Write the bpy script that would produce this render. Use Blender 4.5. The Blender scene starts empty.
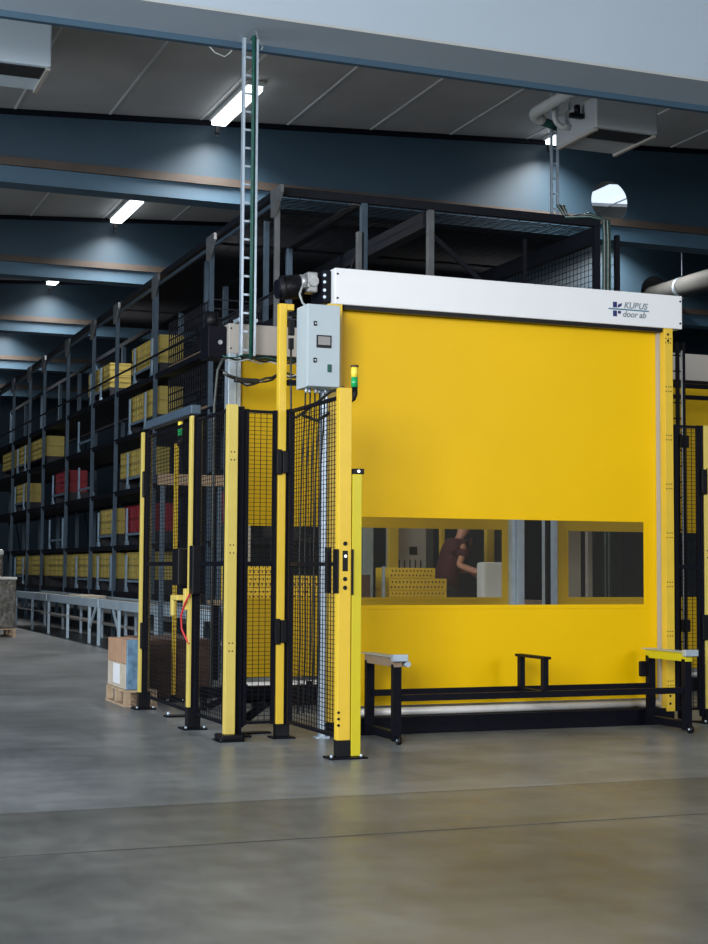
import bpy, bmesh, math, random
from mathutils import Vector, Matrix
PI = math.pi
rnd = random.Random(7)
S = bpy.context.scene
COL = S.collection

# ------------------------------------------------------------------ camera
yaw, pitch, roll = 0.37208053, 0.06297404, 0.00621863
cy, sy = math.cos(yaw), math.sin(yaw)
fwd = Vector((sy*math.cos(pitch), cy*math.cos(pitch), math.sin(pitch)))
r0 = Vector((cy, -sy, 0)); u0 = r0.cross(fwd)
rv = r0*math.cos(roll) + u0*math.sin(roll); uv = -r0*math.sin(roll) + u0*math.cos(roll)
cam_d = bpy.data.cameras.new('camera'); cam = bpy.data.objects.new('camera', cam_d); COL.objects.link(cam)
cam_d.lens = 1523.674/944*36; cam_d.sensor_width = 36; cam_d.sensor_fit = 'AUTO'
cam_d.clip_end = 300
M = Matrix((( rv.x, uv.x, -fwd.x, 0), (rv.y, uv.y, -fwd.y, 0), (rv.z, uv.z, -fwd.z, 1.2), (0, 0, 0, 1)))
cam.matrix_world = M
S.camera = cam

# ------------------------------------------------------------------ world, light, exposure
S.view_settings.view_transform = 'Standard'
S.view_settings.look = 'None'
S.view_settings.gamma = 1
S.view_settings.use_curve_mapping = False
S.view_settings.exposure = 0.0
w = bpy.data.worlds.new('world'); S.world = w; w.use_nodes = True
bg = w.node_tree.nodes['Background']
bg.inputs[0].default_value = (0.34, 0.58, 0.95, 1); bg.inputs[1].default_value = 0.058

def area_light(name, loc, target, sx, sz, power, color):
    d = bpy.data.lights.new(name, 'AREA'); d.shape = 'RECTANGLE'; d.size = sx; d.size_y = sz
    d.energy = power; d.color = color
    o = bpy.data.objects.new(name, d); COL.objects.link(o); o.location = loc
    o.rotation_euler = (Vector(target)-Vector(loc)).to_track_quat('-Z', 'Y').to_euler()
    return o
# daylight from the open gates behind and to the left of the camera
area_light('gate_daylight', (-5.0, -3.0, 4.6), (5.0, 10.0, 2.2), 5.5, 4.5, 2100, (0.95, 0.98, 1.0))
area_light('rear_window_daylight', (9.5, -5.0, 4.6), (5.5, 10.2, 2.0), 5.0, 4.0, 480, (0.97, 0.98, 1.0))
area_light('side_daylight', (-8.0, 9.0, 3.4), (5.0, 14.0, 2.0), 9.0, 5.0, 1100, (0.84, 0.92, 1.0))

# ------------------------------------------------------------------ materials
MATS = {}
def mat(name, color, rough=0.5, metal=0.0, var=0.0, scale=4.0, emit=None, estr=0.0, spec=0.5, bump=0.0, coat=0.0):
    m = bpy.data.materials.new(name); m.use_nodes = True
    nt = m.node_tree; b = nt.nodes['Principled BSDF']
    b.inputs['Roughness'].default_value = rough; b.inputs['Metallic'].default_value = metal
    b.inputs['Specular IOR Level'].default_value = spec
    b.inputs['Base Color'].default_value = (*color, 1)
    b.inputs['Coat Weight'].default_value = coat
    if var > 0 or bump > 0:
        tc = nt.nodes.new('ShaderNodeTexCoord'); nz = nt.nodes.new('ShaderNodeTexNoise')
        nz.inputs['Scale'].default_value = scale; nz.inputs['Detail'].default_value = 5
        nt.links.new(tc.outputs['Object'], nz.inputs['Vector'])
        if var > 0:
            rp = nt.nodes.new('ShaderNodeValToRGB')
            rp.color_ramp.elements[0].position = 0.3; rp.color_ramp.elements[1].position = 0.7
            rp.color_ramp.elements[0].color = (*[c*(1-var) for c in color], 1)
            rp.color_ramp.elements[1].color = (*[min(1, c*(1+var)) for c in color], 1)
            nt.links.new(nz.outputs['Fac'], rp.inputs['Fac'])
            nt.links.new(rp.outputs['Color'], b.inputs['Base Color'])
        if bump > 0:
            bp_ = nt.nodes.new('ShaderNodeBump'); bp_.inputs['Strength'].default_value = bump
            bp_.inputs['Distance'].default_value = 0.02
            nt.links.new(nz.outputs['Fac'], bp_.inputs['Height']); nt.links.new(bp_.outputs['Normal'], b.inputs['Normal'])
    if emit:
        b.inputs['Emission Color'].default_value = (*emit, 1); b.inputs['Emission Strength'].default_value = estr
    MATS[name] = m
    return m
mat('curtain_yellow', (0.83, 0.50, 0.0), 0.38, var=0.03, scale=1.2, spec=0.18)
mat('curtain_yellow_shaded', (0.62, 0.39, 0.006), 0.5, var=0.03, scale=1.2, spec=0.3)  # same curtain yellow, with the shade on the rear doors put into the colour
mat('post_yellow', (0.72, 0.48, 0.035), 0.42, var=0.03, scale=9)
mat('cream_yellow', (0.62, 0.485, 0.11), 0.45, var=0.04, scale=9)
mat('lime_yellow', (0.58, 0.49, 0.012), 0.4, var=0.02, scale=9)
mat('black_steel', (0.004, 0.0045, 0.009), 0.5, var=0.2, scale=20, spec=0.12)
mat('black_plastic', (0.006, 0.006, 0.008), 0.4, spec=0.2, var=0.1, scale=30)
mat('wire_black', (0.003, 0.0035, 0.006), 0.6, spec=0.2, var=0.1, scale=30)
mat('housing_white', (0.76, 0.78, 0.80), 0.33, var=0.012, scale=2, spec=0.5)
mat('housing_grey', (0.42, 0.39, 0.355), 0.5, var=0.03, scale=2)
mat('cabinet_grey', (0.41, 0.485, 0.53), 0.42, var=0.02, scale=5)
mat('galvanised', (0.50, 0.60, 0.70), 0.38, metal=0.55, var=0.10, scale=12)
mat('silver_tube', (0.80, 0.78, 0.76), 0.35, metal=0.1, var=0.05, scale=12)
mat('rack_blue', (0.060, 0.095, 0.135), 0.5, metal=0.2, var=0.15, scale=6)
mat('rack_beam', (0.006, 0.008, 0.014), 0.6, spec=0.3, var=0.2, scale=6)
mat('deck_grey', (0.035, 0.035, 0.04), 0.7, var=0.2, scale=5)
mat('rack_light', (0.15, 0.16, 0.17), 0.5, metal=0.2, var=0.15, scale=6)
mat('stop_blue', (0.30, 0.42, 0.55), 0.4, metal=0.4, var=0.1, scale=9)
mat('crate_yellow', (0.46, 0.36, 0.09), 0.5, var=0.06, scale=7)  # darkened: the weak light inside the rack is put into the colour
mat('crate_red', (0.24, 0.012, 0.022), 0.5, var=0.06, scale=7)  # red darkened too, the rack's dimness painted in
mat('carrier_dark', (0.02, 0.02, 0.026), 0.6, var=0.2, scale=7)
mat('girder_blue', (0.022, 0.050, 0.078), 0.55, var=0.06, scale=1.5)
mat('girder_light', (0.045, 0.095, 0.145), 0.5, var=0.06, scale=1.5)
mat('girder_white', (0.46, 0.55, 0.64), 0.6, var=0.02, scale=1.0)
mat('brown_tray', (0.055, 0.042, 0.034), 0.6, var=0.2, scale=3)
mat('duct_grey', (0.12, 0.12, 0.115), 0.5, metal=0.3, var=0.1, scale=3)
mat('pipe_white', (0.50, 0.52, 0.52), 0.45, var=0.04, scale=5)
mat('ac_white', (0.40, 0.43, 0.45), 0.5, var=0.02, scale=4)
mat('ac_blue', (0.56, 0.66, 0.74), 0.5, var=0.02, scale=4)
mat('dark_grille', (0.01, 0.012, 0.016), 0.5, var=0.2, scale=10)
mat('cable_green', (0.005, 0.07, 0.055), 0.5, var=0.3, scale=20)
mat('cable_black', (0.012, 0.014, 0.014), 0.5, var=0.3, scale=20)
mat('cable_grey', (0.35, 0.38, 0.38), 0.5, var=0.2, scale=20)
mat('cable_red', (0.5, 0.02, 0.03), 0.5, var=0.1, scale=20)
mat('conveyor_paint', (0.50, 0.62, 0.72), 0.42, metal=0.1, var=0.08, scale=4)
mat('conveyor_dark', (0.06, 0.07, 0.07), 0.5, var=0.2, scale=4)
mat('cardboard', (0.40, 0.24, 0.15), 0.8, var=0.10, scale=8)
mat('cardboard_pale', (0.48, 0.42, 0.34), 0.8, var=0.10, scale=8)
mat('dark_wood', (0.07, 0.035, 0.022), 0.7, var=0.3, scale=6)
mat('pallet_wood', (0.40, 0.29, 0.19), 0.8, var=0.2, scale=10)
mat('cast_metal', (0.32, 0.33, 0.34), 0.4, metal=0.5, var=0.2, scale=25)
mat('tote_yellow', (0.78, 0.52, 0.03), 0.5, var=0.05, scale=9)
mat('film_dark', (0.10, 0.095, 0.085), 0.22, var=0.5, scale=14, bump=1.0, coat=0.6)
mat('film_white', (0.55, 0.55, 0.52), 0.3, var=0.2, scale=14, bump=0.4)
mat('film_blue', (0.12, 0.22, 0.33), 0.25, var=0.4, scale=14, bump=0.5)
mat('paper_white', (0.75, 0.77, 0.80), 0.6, var=0.02, scale=9)
mat('green_light', (0.01, 0.35, 0.10), 0.2, var=0.1, scale=9)
mat('yellow_light', (0.9, 0.72, 0.08), 0.2, var=0.03, scale=9)
mat('screen_grey', (0.12, 0.12, 0.12), 0.25, var=0.05, scale=30)
mat('logo_navy', (0.008, 0.015, 0.13), 0.4, var=0.05, scale=30)
mat('logo_teal', (0.06, 0.17, 0.26), 0.4, var=0.05, scale=30)
mat('logo_grey', (0.22, 0.26, 0.30), 0.4, var=0.05, scale=30)
mat('shirt_maroon', (0.07, 0.014, 0.02), 0.85, var=0.25, scale=12)
mat('trousers_dark', (0.02, 0.022, 0.03), 0.85, var=0.2, scale=12)
mat('skin', (0.62, 0.30, 0.20), 0.55, var=0.06, scale=20)
mat('hair_dark', (0.03, 0.018, 0.012), 0.7, var=0.3, scale=40)
mat('board_brown', (0.28, 0.20, 0.13), 0.7, var=0.1, scale=7)
mat('lamp_glow', (0.9, 0.9, 0.9), 0.4, emit=(0.90, 0.97, 1.0), estr=4.0)
mat('skylight_glow', (0.8, 0.85, 0.9), 0.4, emit=(0.72, 0.84, 1.0), estr=1.1)
mat('led_glow', (0.9, 0.9, 0.9), 0.4, emit=(0.8, 0.9, 1.0), estr=1.5)
mat('wall_dark', (0.03, 0.06, 0.09), 0.8, var=0.1, scale=0.6)

mat('joint_dark', (0.085, 0.08, 0.07), 0.8, var=0.5, scale=3)
def clear_film():
    m = bpy.data.materials.new('clear_film'); m.use_nodes = True; nt = m.node_tree
    nt.nodes.clear()
    out = nt.nodes.new('ShaderNodeOutputMaterial'); mx = nt.nodes.new('ShaderNodeMixShader')
    tr = nt.nodes.new('ShaderNodeBsdfTransparent'); tr.inputs[0].default_value = (0.93, 0.93, 0.91, 1)
    pr = nt.nodes.new('ShaderNodeBsdfPrincipled'); pr.inputs['Base Color'].default_value = (0.20, 0.19, 0.17, 1)
    pr.inputs['Roughness'].default_value = 0.15
    lw = nt.nodes.new('ShaderNodeLayerWeight'); lw.inputs[0].default_value = 0.25
    mt = nt.nodes.new('ShaderNodeMath'); mt.operation = 'MULTIPLY_ADD'
    mt.inputs[1].default_value = 0.3; mt.inputs[2].default_value = 0.04
    nt.links.new(lw.outputs['Fresnel'], mt.inputs[0]); nt.links.new(mt.outputs[0], mx.inputs[0])
    nt.links.new(tr.outputs[0], mx.inputs[1]); nt.links.new(pr.outputs[0], mx.inputs[2])
    nt.links.new(mx.outputs[0], out.inputs[0]); MATS['clear_film'] = m
clear_film()

def floor_mat():
    m = bpy.data.materials.new('polished_concrete'); m.use_nodes = True; nt = m.node_tree
    b = nt.nodes['Principled BSDF']; L = nt.links.new
    tc = nt.nodes.new('ShaderNodeTexCoord')
    def noise(scale, detail, sx=1, sy_=1):
        mp = nt.nodes.new('ShaderNodeMapping'); mp.inputs['Scale'].default_value = (sx, sy_, 1)
        n = nt.nodes.new('ShaderNodeTexNoise'); n.inputs['Scale'].default_value = scale; n.inputs['Detail'].default_value = detail
        n.inputs['Roughness'].default_value = 0.6
        L(tc.outputs['Object'], mp.inputs[0]); L(mp.outputs[0], n.inputs['Vector']); return n
    n1 = noise(0.8, 10, 1, 0.8); n2 = noise(9, 8, 1, 0.5); n3 = noise(2.2, 6, 0.5, 1.6)
    r1 = nt.nodes.new('ShaderNodeValToRGB')
    r1.color_ramp.elements[0].position = 0.34; r1.color_ramp.elements[1].position = 0.68
    r1.color_ramp.elements[0].color = (0.135, 0.147, 0.156, 1); r1.color_ramp.elements[1].color = (0.29, 0.31, 0.325, 1)
    L(n1.outputs['Fac'], r1.inputs[0])
    r2 = nt.nodes.new('ShaderNodeValToRGB')
    r2.color_ramp.elements[0].position = 0.35; r2.color_ramp.elements[1].position = 0.7
    r2.color_ramp.elements[0].color = (0.80, 0.80, 0.80, 1); r2.color_ramp.elements[1].color = (1.08, 1.08, 1.08, 1)
    L(n2.outputs['Fac'], r2.inputs[0])
    mx = nt.nodes.new('ShaderNodeMix'); mx.data_type = 'RGBA'; mx.blend_type = 'MULTIPLY'; mx.inputs[0].default_value = 0.8
    L(r1.outputs[0], mx.inputs[6]); L(r2.outputs[0], mx.inputs[7])
    r3 = nt.nodes.new('ShaderNodeValToRGB')
    r3.color_ramp.elements[0].position = 0.40; r3.color_ramp.elements[1].position = 0.62
    r3.color_ramp.elements[0].color = (0.84, 0.84, 0.86, 1); r3.color_ramp.elements[1].color = (1.05, 1.05, 1.03, 1)
    L(n3.outputs['Fac'], r3.inputs[0])
    mx2 = nt.nodes.new('ShaderNodeMix'); mx2.data_type = 'RGBA'; mx2.blend_type = 'MULTIPLY'; mx2.inputs[0].default_value = 0.8
    L(mx.outputs[2], mx2.inputs[6]); L(r3.outputs[0], mx2.inputs[7])
    sp = nt.nodes.new('ShaderNodeSeparateXYZ'); L(tc.outputs['Object'], sp.inputs[0])
    gt = nt.nodes.new('ShaderNodeMath'); gt.operation = 'LESS_THAN'; gt.inputs[1].default_value = 7.575   # the nearer slabs are a browner pour
    L(sp.outputs['Y'], gt.inputs[0])
    mx3 = nt.nodes.new('ShaderNodeMix'); mx3.data_type = 'RGBA'; mx3.blend_type = 'MULTIPLY'; mx3.inputs[7].default_value = (0.66, 0.63, 0.575, 1)
    L(gt.outputs[0], mx3.inputs[0]); L(mx2.outputs[2], mx3.inputs[6])
    L(mx3.outputs[2], b.inputs['Base Color'])
    rr = nt.nodes.new('ShaderNodeMapRange'); rr.inputs[1].default_value = 0.3; rr.inputs[2].default_value = 0.7; rr.inputs[3].default_value = 0.29; rr.inputs[4].default_value = 0.37
    L(n2.outputs['Fac'], rr.inputs[0]); L(rr.outputs[0], b.inputs['Roughness'])
    b.inputs['Specular IOR Level'].default_value = 0.22
    MATS['polished_concrete'] = m
floor_mat()

# ------------------------------------------------------------------ mesh builder
ORIGIN = {}
class MB:
    def __init__(s): s.v = []; s.f = []; s.sm = []; s.marks = []
    def add(s, vs, fs, smooth=False):
        n = len(s.v); s.marks.append((n, len(s.f))); s.v += [tuple(v) for v in vs]
        for f in fs: s.f.append([i+n for i in f]); s.sm.append(smooth)
        return s
    def box(s, x0, x1, y0, y1, z0, z1):
        v = [(x, y, z) for z in (z0, z1) for y in (y0, y1) for x in (x0, x1)]
        return s.add(v, [(0, 2, 3, 1), (4, 5, 7, 6), (0, 1, 5, 4), (2, 6, 7, 3), (0, 4, 6, 2), (1, 3, 7, 5)])
    def bbox(s, x0, x1, y0, y1, z0, z1, b=0.01):      # bevelled box
        bm = bmesh.new(); bmesh.ops.create_cube(bm, size=1)
        for v in bm.verts:
            v.co = Vector(((x0+x1)/2+v.co.x*(x1-x0), (y0+y1)/2+v.co.y*(y1-y0), (z0+z1)/2+v.co.z*(z1-z0)))
        bmesh.ops.bevel(bm, geom=bm.edges[:], offset=b, segments=2, affect='EDGES', profile=0.6)
        bm.verts.index_update(); s.add([v.co[:] for v in bm.verts], [[v.index for v in f.verts] for f in bm.faces]); bm.free()
        return s
    def bar(s, a, b, w, h=None, up=(0, 0, 1)):
        h = h or w; a = Vector(a); b = Vector(b); d = (b-a).normalized(); up = Vector(up)
        if abs(d.dot(up)) > 0.98: up = Vector((0, 1, 0))
        r = d.cross(up).normalized()*w/2; u = r.cross(d).normalized()*h/2
        v = [a-r-u, a+r-u, a+r+u, a-r+u, b-r-u, b+r-u, b+r+u, b-r+u]
        return s.add(v, [(0, 1, 2, 3), (7, 6, 5, 4), (0, 4, 5, 1), (1, 5, 6, 2), (2, 6, 7, 3), (3, 7, 4, 0)])
    def cyl(s, a, b, r, n=14, r2=None):
        a = Vector(a); b = Vector(b); d = (b-a).normalized(); up = Vector((0, 0, 1)) if abs(d.z) < 0.9 else Vector((1, 0, 0))
        p = d.cross(up).normalized(); q = p.cross(d); r2 = r if r2 is None else r2
        v = []
        for c, rr in ((a, r), (b, r2)):
            for i in range(n): t = 2*PI*i/n; v.append(c+(p*math.cos(t)+q*math.sin(t))*rr)
        s.add(v, [(i, (i+1) % n, n+(i+1) % n, n+i) for i in range(n)], True)
        s.f.append([len(s.v)-2*n+i for i in range(n)][::-1]); s.sm.append(False)
        s.f.append([len(s.v)-n+i for i in range(n)]); s.sm.append(False)
        return s
    def tube(s, pts, r, n=8):
        pts = [Vector(p) for p in pts]; base = len(s.v); prev = None
        for k, p in enumerate(pts):
            d = (pts[min(k+1, len(pts)-1)]-pts[max(k-1, 0)]).normalized()
            if prev is None:
                up = Vector((0, 0, 1)) if abs(d.z) < 0.9 else Vector((1, 0, 0)); prev = d.cross(up).normalized()
            prev = (prev-d*prev.dot(d)).normalized(); q = prev.cross(d)
            for i in range(n): t = 2*PI*i/n; s.v.append(tuple(p+(prev*math.cos(t)+q*math.sin(t))*r))
        for k in range(len(pts)-1):
            for i in range(n):
                a = base+k*n; s.f.append([a+i, a+(i+1) % n, a+n+(i+1) % n, a+n+i]); s.sm.append(True)
        s.f.append([base+i for i in range(n)][::-1]); s.sm.append(False)
        s.f.append([base+(len(pts)-1)*n+i for i in range(n)]); s.sm.append(False)
        return s
    def prism(s, poly, axis, a0, a1):                  # poly in the two other axes
        n = len(poly); v = []
        for a in (a0, a1):
            for p, q in poly:
                v.append((a, p, q) if axis == 0 else (p, a, q) if axis == 1 else (p, q, a))
        return s.add(v, [list(range(n))[::-1], [n+i for i in range(n)]]+[(i, (i+1) % n, n+(i+1) % n, n+i) for i in range(n)])
    def each(s, name, m, parent, label=None):          # one part per primitive
        mk = s.marks+[(len(s.v), len(s.f))]
        for (v0, f0), (v1, f1) in zip(mk, mk[1:]):
            q_ = MB(); q_.v = s.v[v0:v1]; q_.f = [[i-v0 for i in f] for f in s.f[f0:f1]]; q_.sm = s.sm[f0:f1]
            q_.build(name, m, parent, label=label)
    def build(s, name, m, parent=None, loc=None, label=None):
        base = ORIGIN.get(parent.name, Vector()) if parent else Vector(loc or (0, 0, 0))
        me = bpy.data.meshes.new(name)
        me.from_pydata([tuple(Vector(v)-base) for v in s.v], [], s.f)
        me.polygons.foreach_set('use_smooth', s.sm)
        me.materials.append(MATS[m] if isinstance(m, str) else m); me.update()
        bm = bmesh.new(); bm.from_mesh(me); bmesh.ops.recalc_face_normals(bm, faces=bm.faces[:]); bm.to_mesh(me); bm.free()
        o = bpy.data.objects.new(name, me); COL.objects.link(o)
        if parent: o.parent = parent
        else: o.location = base
        ORIGIN[o.name] = base
        if label: o['label'] = label
        return o
def tag(o, label, cat, group=None, kind=None):
    o['label'] = label; o['category'] = cat
    if group: o['group'] = group
    if kind: o['kind'] = kind
    return o
def thing(name, loc, label, cat, group=None):
    o = bpy.data.objects.new(name, None); COL.objects.link(o); o.location = loc; o.empty_display_size = 0.1
    ORIGIN[o.name] = Vector(loc)
    return tag(o, label, cat, group)
def struct(o): o['kind'] = 'structure'; return o
def copy_thing(src, loc):
    r = src.copy(); COL.objects.link(r); r.location = loc
    for c in list(src.children):
        d = c.copy(); COL.objects.link(d); d.parent = r
        for g in list(c.children):
            e = g.copy(); COL.objects.link(e); e.parent = d
    return r
def arc(c, r, a0, a1, n, plane='xz'):
    out = []
    for i in range(n+1):
        t = a0+(a1-a0)*i/n; p, q = math.cos(t)*r, math.sin(t)*r
        out.append((c[0]+p, c[1], c[2]+q) if plane == 'xz' else (c[0]+p, c[1]+q, c[2]) if plane == 'xy' else (c[0], c[1]+p, c[2]+q))
    return out

# ------------------------------------------------------------------ the hall
def roof(x): return 7.085 + 0.0565*x
struct(MB().add([(-12, -6, 0), (26, -6, 0), (26, 52, 0), (-12, 52, 0)], [(0, 1, 2, 3)]).build('floor', 'polished_concrete'))
# expansion joints in the floor
jt = MB()
jt.add([(-12, 6.450, .0012), (26, 6.450, .0012), (26, 6.468, .0012), (-12, 6.468, .0012)], [(0, 1, 2, 3)])
jt.add([(-12, 7.570, .0012), (26, 7.570, .0012), (26, 7.576, .0012), (-12, 7.576, .0012)], [(0, 1, 2, 3)])
struct(jt.build('trim_1', 'joint_dark'))
# corrugated-free roof panels: ceiling slab in strips with raised pale joint strips
SKY = (13.53, 15.6, 22.6, 24.2)
cl = MB()
def slab(x0, x1, y0, y1):
    v = [(x0, y0, roof(x0)), (x1, y0, roof(x1)), (x1, y1, roof(x1)), (x0, y1, roof(x0))]
    v += [(a, b, c+.12) for a, b, c in v]
    cl.add(v, [(0, 1, 2, 3), (7, 6, 5, 4), (0, 4, 5, 1), (1, 5, 6, 2), (2, 6, 7, 3), (3, 7, 4, 0)])
slab(-12, SKY[0], -2, 52); slab(SKY[1], 26, -2, 52); slab(SKY[0], SKY[1], -2, SKY[2]); slab(SKY[0], SKY[1], SKY[3], 52)
mat('ceiling_panel', (0.42, 0.42, 0.42), 0.75, var=0.12, scale=0.9)
mat('ceiling_joint', (0.62, 0.63, 0.64), 0.7, var=0.05, scale=0.9)
struct(cl.build('ceiling', 'ceiling_panel'))
js = MB()
x = 3.01-1.27*8
while x < 25:
    js.bar((x, -1.9, roof(x)-.004), (x, 51.9, roof(x)-.004), 0.03, 0.014)
    x += 1.27
struct(js.build('trim_2', 'ceiling_joint'))
x0, x1, y0, y1 = SKY
sk = MB(); sk.add([(x0, y0, roof(x0)+.06), (x1, y0, roof(x1)+.06), (x1, y1, roof(x1)+.06), (x0, y1, roof(x0)+.06)], [(0, 1, 2, 3)])
struct(sk.build('window_1', 'skylight_glow'))
struct(MB().box(-12, 26, 52, 52.3, 0, 8.7).build('wall_back', 'wall_dark'))
struct(MB().box(26, 26.3, -2, 52, 0, 8.9).build('wall_right', 'wall_dark'))

# roof girders: a deep plate spanning the hall, its upper edge following the roof
def girder(y, label, hole=None):
    g = thing('roof_girder', (6, y, 6.3), label, 'girder', 'blue roof girders across the hall')
    w_ = MB()
    xa, xb = -12, 26
    def seg(a, b, z0=6.3):
        w_.prism([(a, z0), (b, z0), (b, roof(b)), (a, roof(a))], 1, y, y+.04)
    if hole:
        hx, hz, hr = hole; hw = hr+.06
        seg(xa, hx-hw); seg(hx+hw, xb)
        n = 40; ring = []; sq = []
        for i in range(n):
            t = 2*PI*i/n+PI/4; c, s_ = math.cos(t), math.sin(t); k = hw/max(abs(c), abs(s_))
            ring.append((hx+c*hr, hz+s_*hr)); zz = hz+s_*k
            zt = roof(hx+c*k) if s_ > 0 and abs(s_) >= abs(c)-1e-6 else None
            if abs(s_) >= abs(c)-1e-6: zz = zt if s_ > 0 else 6.3
            sq.append((hx+c*k, zz))
        v = [(a, yy, b) for yy in (y, y+.04) for a, b in ring] + [(a, yy, b) for yy in (y, y+.04) for a, b in sq]
        fs = []
        for i in range(n):
            j = (i+1) % n
            fs += [(i, j, 2*n+j, 2*n+i), (n+j, n+i, 3*n+i, 3*n+j), (j, i, n+i, n+j)]
        w_.add(v, fs)
    else: seg(xa, xb)
    w_.build('web', 'girder_blue', g)
    MB().box(xa, xb, y-.012, y-.0005, 6.28, 6.49).build('lower_flange', 'girder_light', g, label='lighter blue bottom band')
    MB().box(xa, xb, y-.05, y+.31, 6.26, 6.279).build('bottom_plate', 'girder_light', g)
    MB().box(xa, xb, y-.07, y-.012, 6.49, 6.60).build('edge_strip', 'brown_tray', g, label='brown strip along the girder')
    up = MB(); up.prism([(xa, roof(xa)-.07), (xb, roof(xb)-.07), (xb, roof(xb)-.005), (xa, roof(xa)-.005)], 1, y-.06, y)
    up.build('top_angle', 'black_steel', g)
    return g
girder(20.2, 'nearest dark blue roof girder with a round hole cut through it', (12.1, 6.875, .33))
girder(26.66, 'second dark blue roof girder, behind the one with the round hole', (17.02, 6.90, .33))
girder(33.1, 'third dark blue roof girder from the front, far above the rack')
girder(39.5, 'fourth dark blue roof girder, seen only above the far rack end')
girder(45.9, 'farthest dark blue roof girder, lowest in the photo at the left edge')
# the near white-painted girder
g = thing('roof_girder', (6, 13.25, 6.3), 'pale blue-white roof girder crossing the top of the picture', 'girder')
wb = MB(); wb.prism([(-12, 6.3), (26, 6.3), (26, roof(26)-.01), (-12, roof(-12)-.01)], 1, 13.25, 13.95); wb.build('web', 'girder_white', g)
MB().box(-12, 26, 13.951, 14.02, 6.24, 6.42).build('rear_strip', 'girder_light', g, label='narrow blue strip on the rear lower edge')
MB().box(-12, 26, 13.235, 13.25, 6.3, 6.325).build('drip_edge', 'pipe_white', g)

# ceiling lamps (fluorescent battens) with their own light
def lamp(x, y1, L, label, e=125):
    z = roof(x)-.10
    t = thing('ceiling_lamp', (x, y1-L/2, z), label, 'lamp', 'fluorescent lamps under the roof')
    MB().bbox(x-.12, x+.12, y1-L, y1, z+.03, z+.09, .008).build('lamp_body', 'pipe_white', t)
    d = MB(); d.bbox(x-.10, x+.10, y1-L+.03, y1-.03, z-.03, z+.03, .012); d.build('diffuser', 'lamp_glow', t)
    c = MB(); c.bbox(x-.03, x+.03, y1, y1+.05, z-.12, z-.02, .005); c.cyl((x, y1+.02, z-.2), (x, y1+.02, z-.12), .008); c.build('sensor', 'black_plastic', t)
    l = bpy.data.lights.new('lamp_light', 'AREA'); l.shape = 'RECTANGLE'; l.size = .16; l.size_y = L-.2; l.energy = e
    l.spread = math.radians(134); l.color = (1.0, 0.97, 0.93)
    o = bpy.data.objects.new('lamp_light', l); COL.objects.link(o); o.parent = t; o.location = (0, -.04, -.045)
for yg, lb in ((20.2, 'left ceiling lamp seen through the upright cable ladder'), (26.66, 'left ceiling lamp in the second bay, above the rack roof'),
               (33.1, 'small left ceiling lamp just below the second blue girder'), (39.5, 'left ceiling lamp in the fourth bay, over the far rack'),
               (45.9, 'left ceiling lamp in the farthest bay')):
    lamp(5.75, yg-.20, 1.75, lb)
lamp(10.95, 20.0, 1.4, 'ceiling lamp beside the pipes of the right heater unit')
lamp(16.0, 26.46, 1.4, 'ceiling lamp at far right beside the round duct')
# unit heaters below the roof
def heater(x0, x1, y0, y1, z0, z1, label, pipes):
    t = thing('unit_heater', ((x0+x1)/2, y0, z0), label, 'heater', 'ceiling unit heaters')
    MB().bbox(x0, x1, y0, y1, z0, z1, .02).build('casing', 'ac_white' if pipes else 'ac_blue', t)
    gr = MB(); gr.box(x0+.06, x1-.06, y0+.06, y0+.42, z0-.012, z0+.001)
    gr.build('outlet_grille', 'dark_grille', t)
    rm = MB(); rm.bbox(x1-.05, x1+.0, y0+.04, y1, z0-.03, z0+.0, .006); rm.bbox(x0, x0+.05, y0+.04, y1, z0-.03, z0, .006); rm.each('rail', 'housing_grey', t)
    hg = MB()
    for xx in (x0+.1, x1-.1):
        for yy in (y0+.15, y1-.15): hg.cyl((xx, yy, z1-.01), (xx, yy, roof(xx)), .012)
    hg.each('hanger', 'galvanised', t)
    if pipes:
        p = MB(); zc = z0+.24
        p.tube([(x0-.0, y1-.35, z0+.16), (x0-.10, y1-.35, z0+.16)]+arc((x0-.10, y1-.35, z0+.28), .12, -PI/2, -PI, 6)+[(x0-.22, y1-.35, z0+.45)], .035, 10)
        p.build('pipe_bend', 'pipe_white', t)
        v = MB(); v.bbox(x0-.2, x0-.02, y0+.25, y0+.32, z0+.17, z0+.23, .01); v.cyl((x0-.1, y0+.285, z0+.23), (x0-.1, y0+.285, z0+.33), .04); v.build('valve', 'black_plastic', t)
heater(9.22, 10.08, 15.7, 16.68, 6.5, 6.90, 'grey-white unit heater under the roof at upper right, with pipes', True)
heater(1.2, 2.76, 16.0, 16.88, 6.5, 7.0, 'grey-white unit heater cut off by the upper left corner', False)
pp = MB(); pp.tube([(8.86, 14.4, 6.88), (8.86, 16.55, 6.88)]+[(8.86+.14*(1-math.cos(t)), 16.55+.14*math.sin(t), 6.88-.1*t/PI) for t in [PI/16*i for i in range(1, 9)]]+[(9.02, 16.7, 6.82)], .07, 12)
t = thing('heating_pipe', (8.86, 15.5, 6.88), 'thick white insulated pipe bending towards the right unit heater', 'pipe')
pp.build('pipe_run', 'pipe_white', t)
c = MB(); c.cyl((9.02, 16.7, 6.82), (9.30, 16.78, 6.80), .055); c.build('green_collar', 'cable_green', t, label='dark green pipe collar')
hp = MB(); hp.cyl((8.86, 15.2, 6.9), (8.86, 15.2, roof(8.86)), .01); hp.each('hanger', 'galvanised', t)
t = thing('air_duct', (16.95, 20, 6.9), 'long round grey air duct at the right edge under the girders', 'duct')
MB().cyl((16.98, 14.5, 6.80), (17.02, 26.9, 6.82), .21, 24).build('duct_tube', 'duct_grey', t)
c = MB()
for yy in (16, 19, 25.6): c.cyl((16.99, yy, 6.81), (16.99, yy+.06, 6.81), .22, 24); c.cyl((16.99, yy+.03, 7.06), (16.99, yy+.03, roof(17)), .012)
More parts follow.
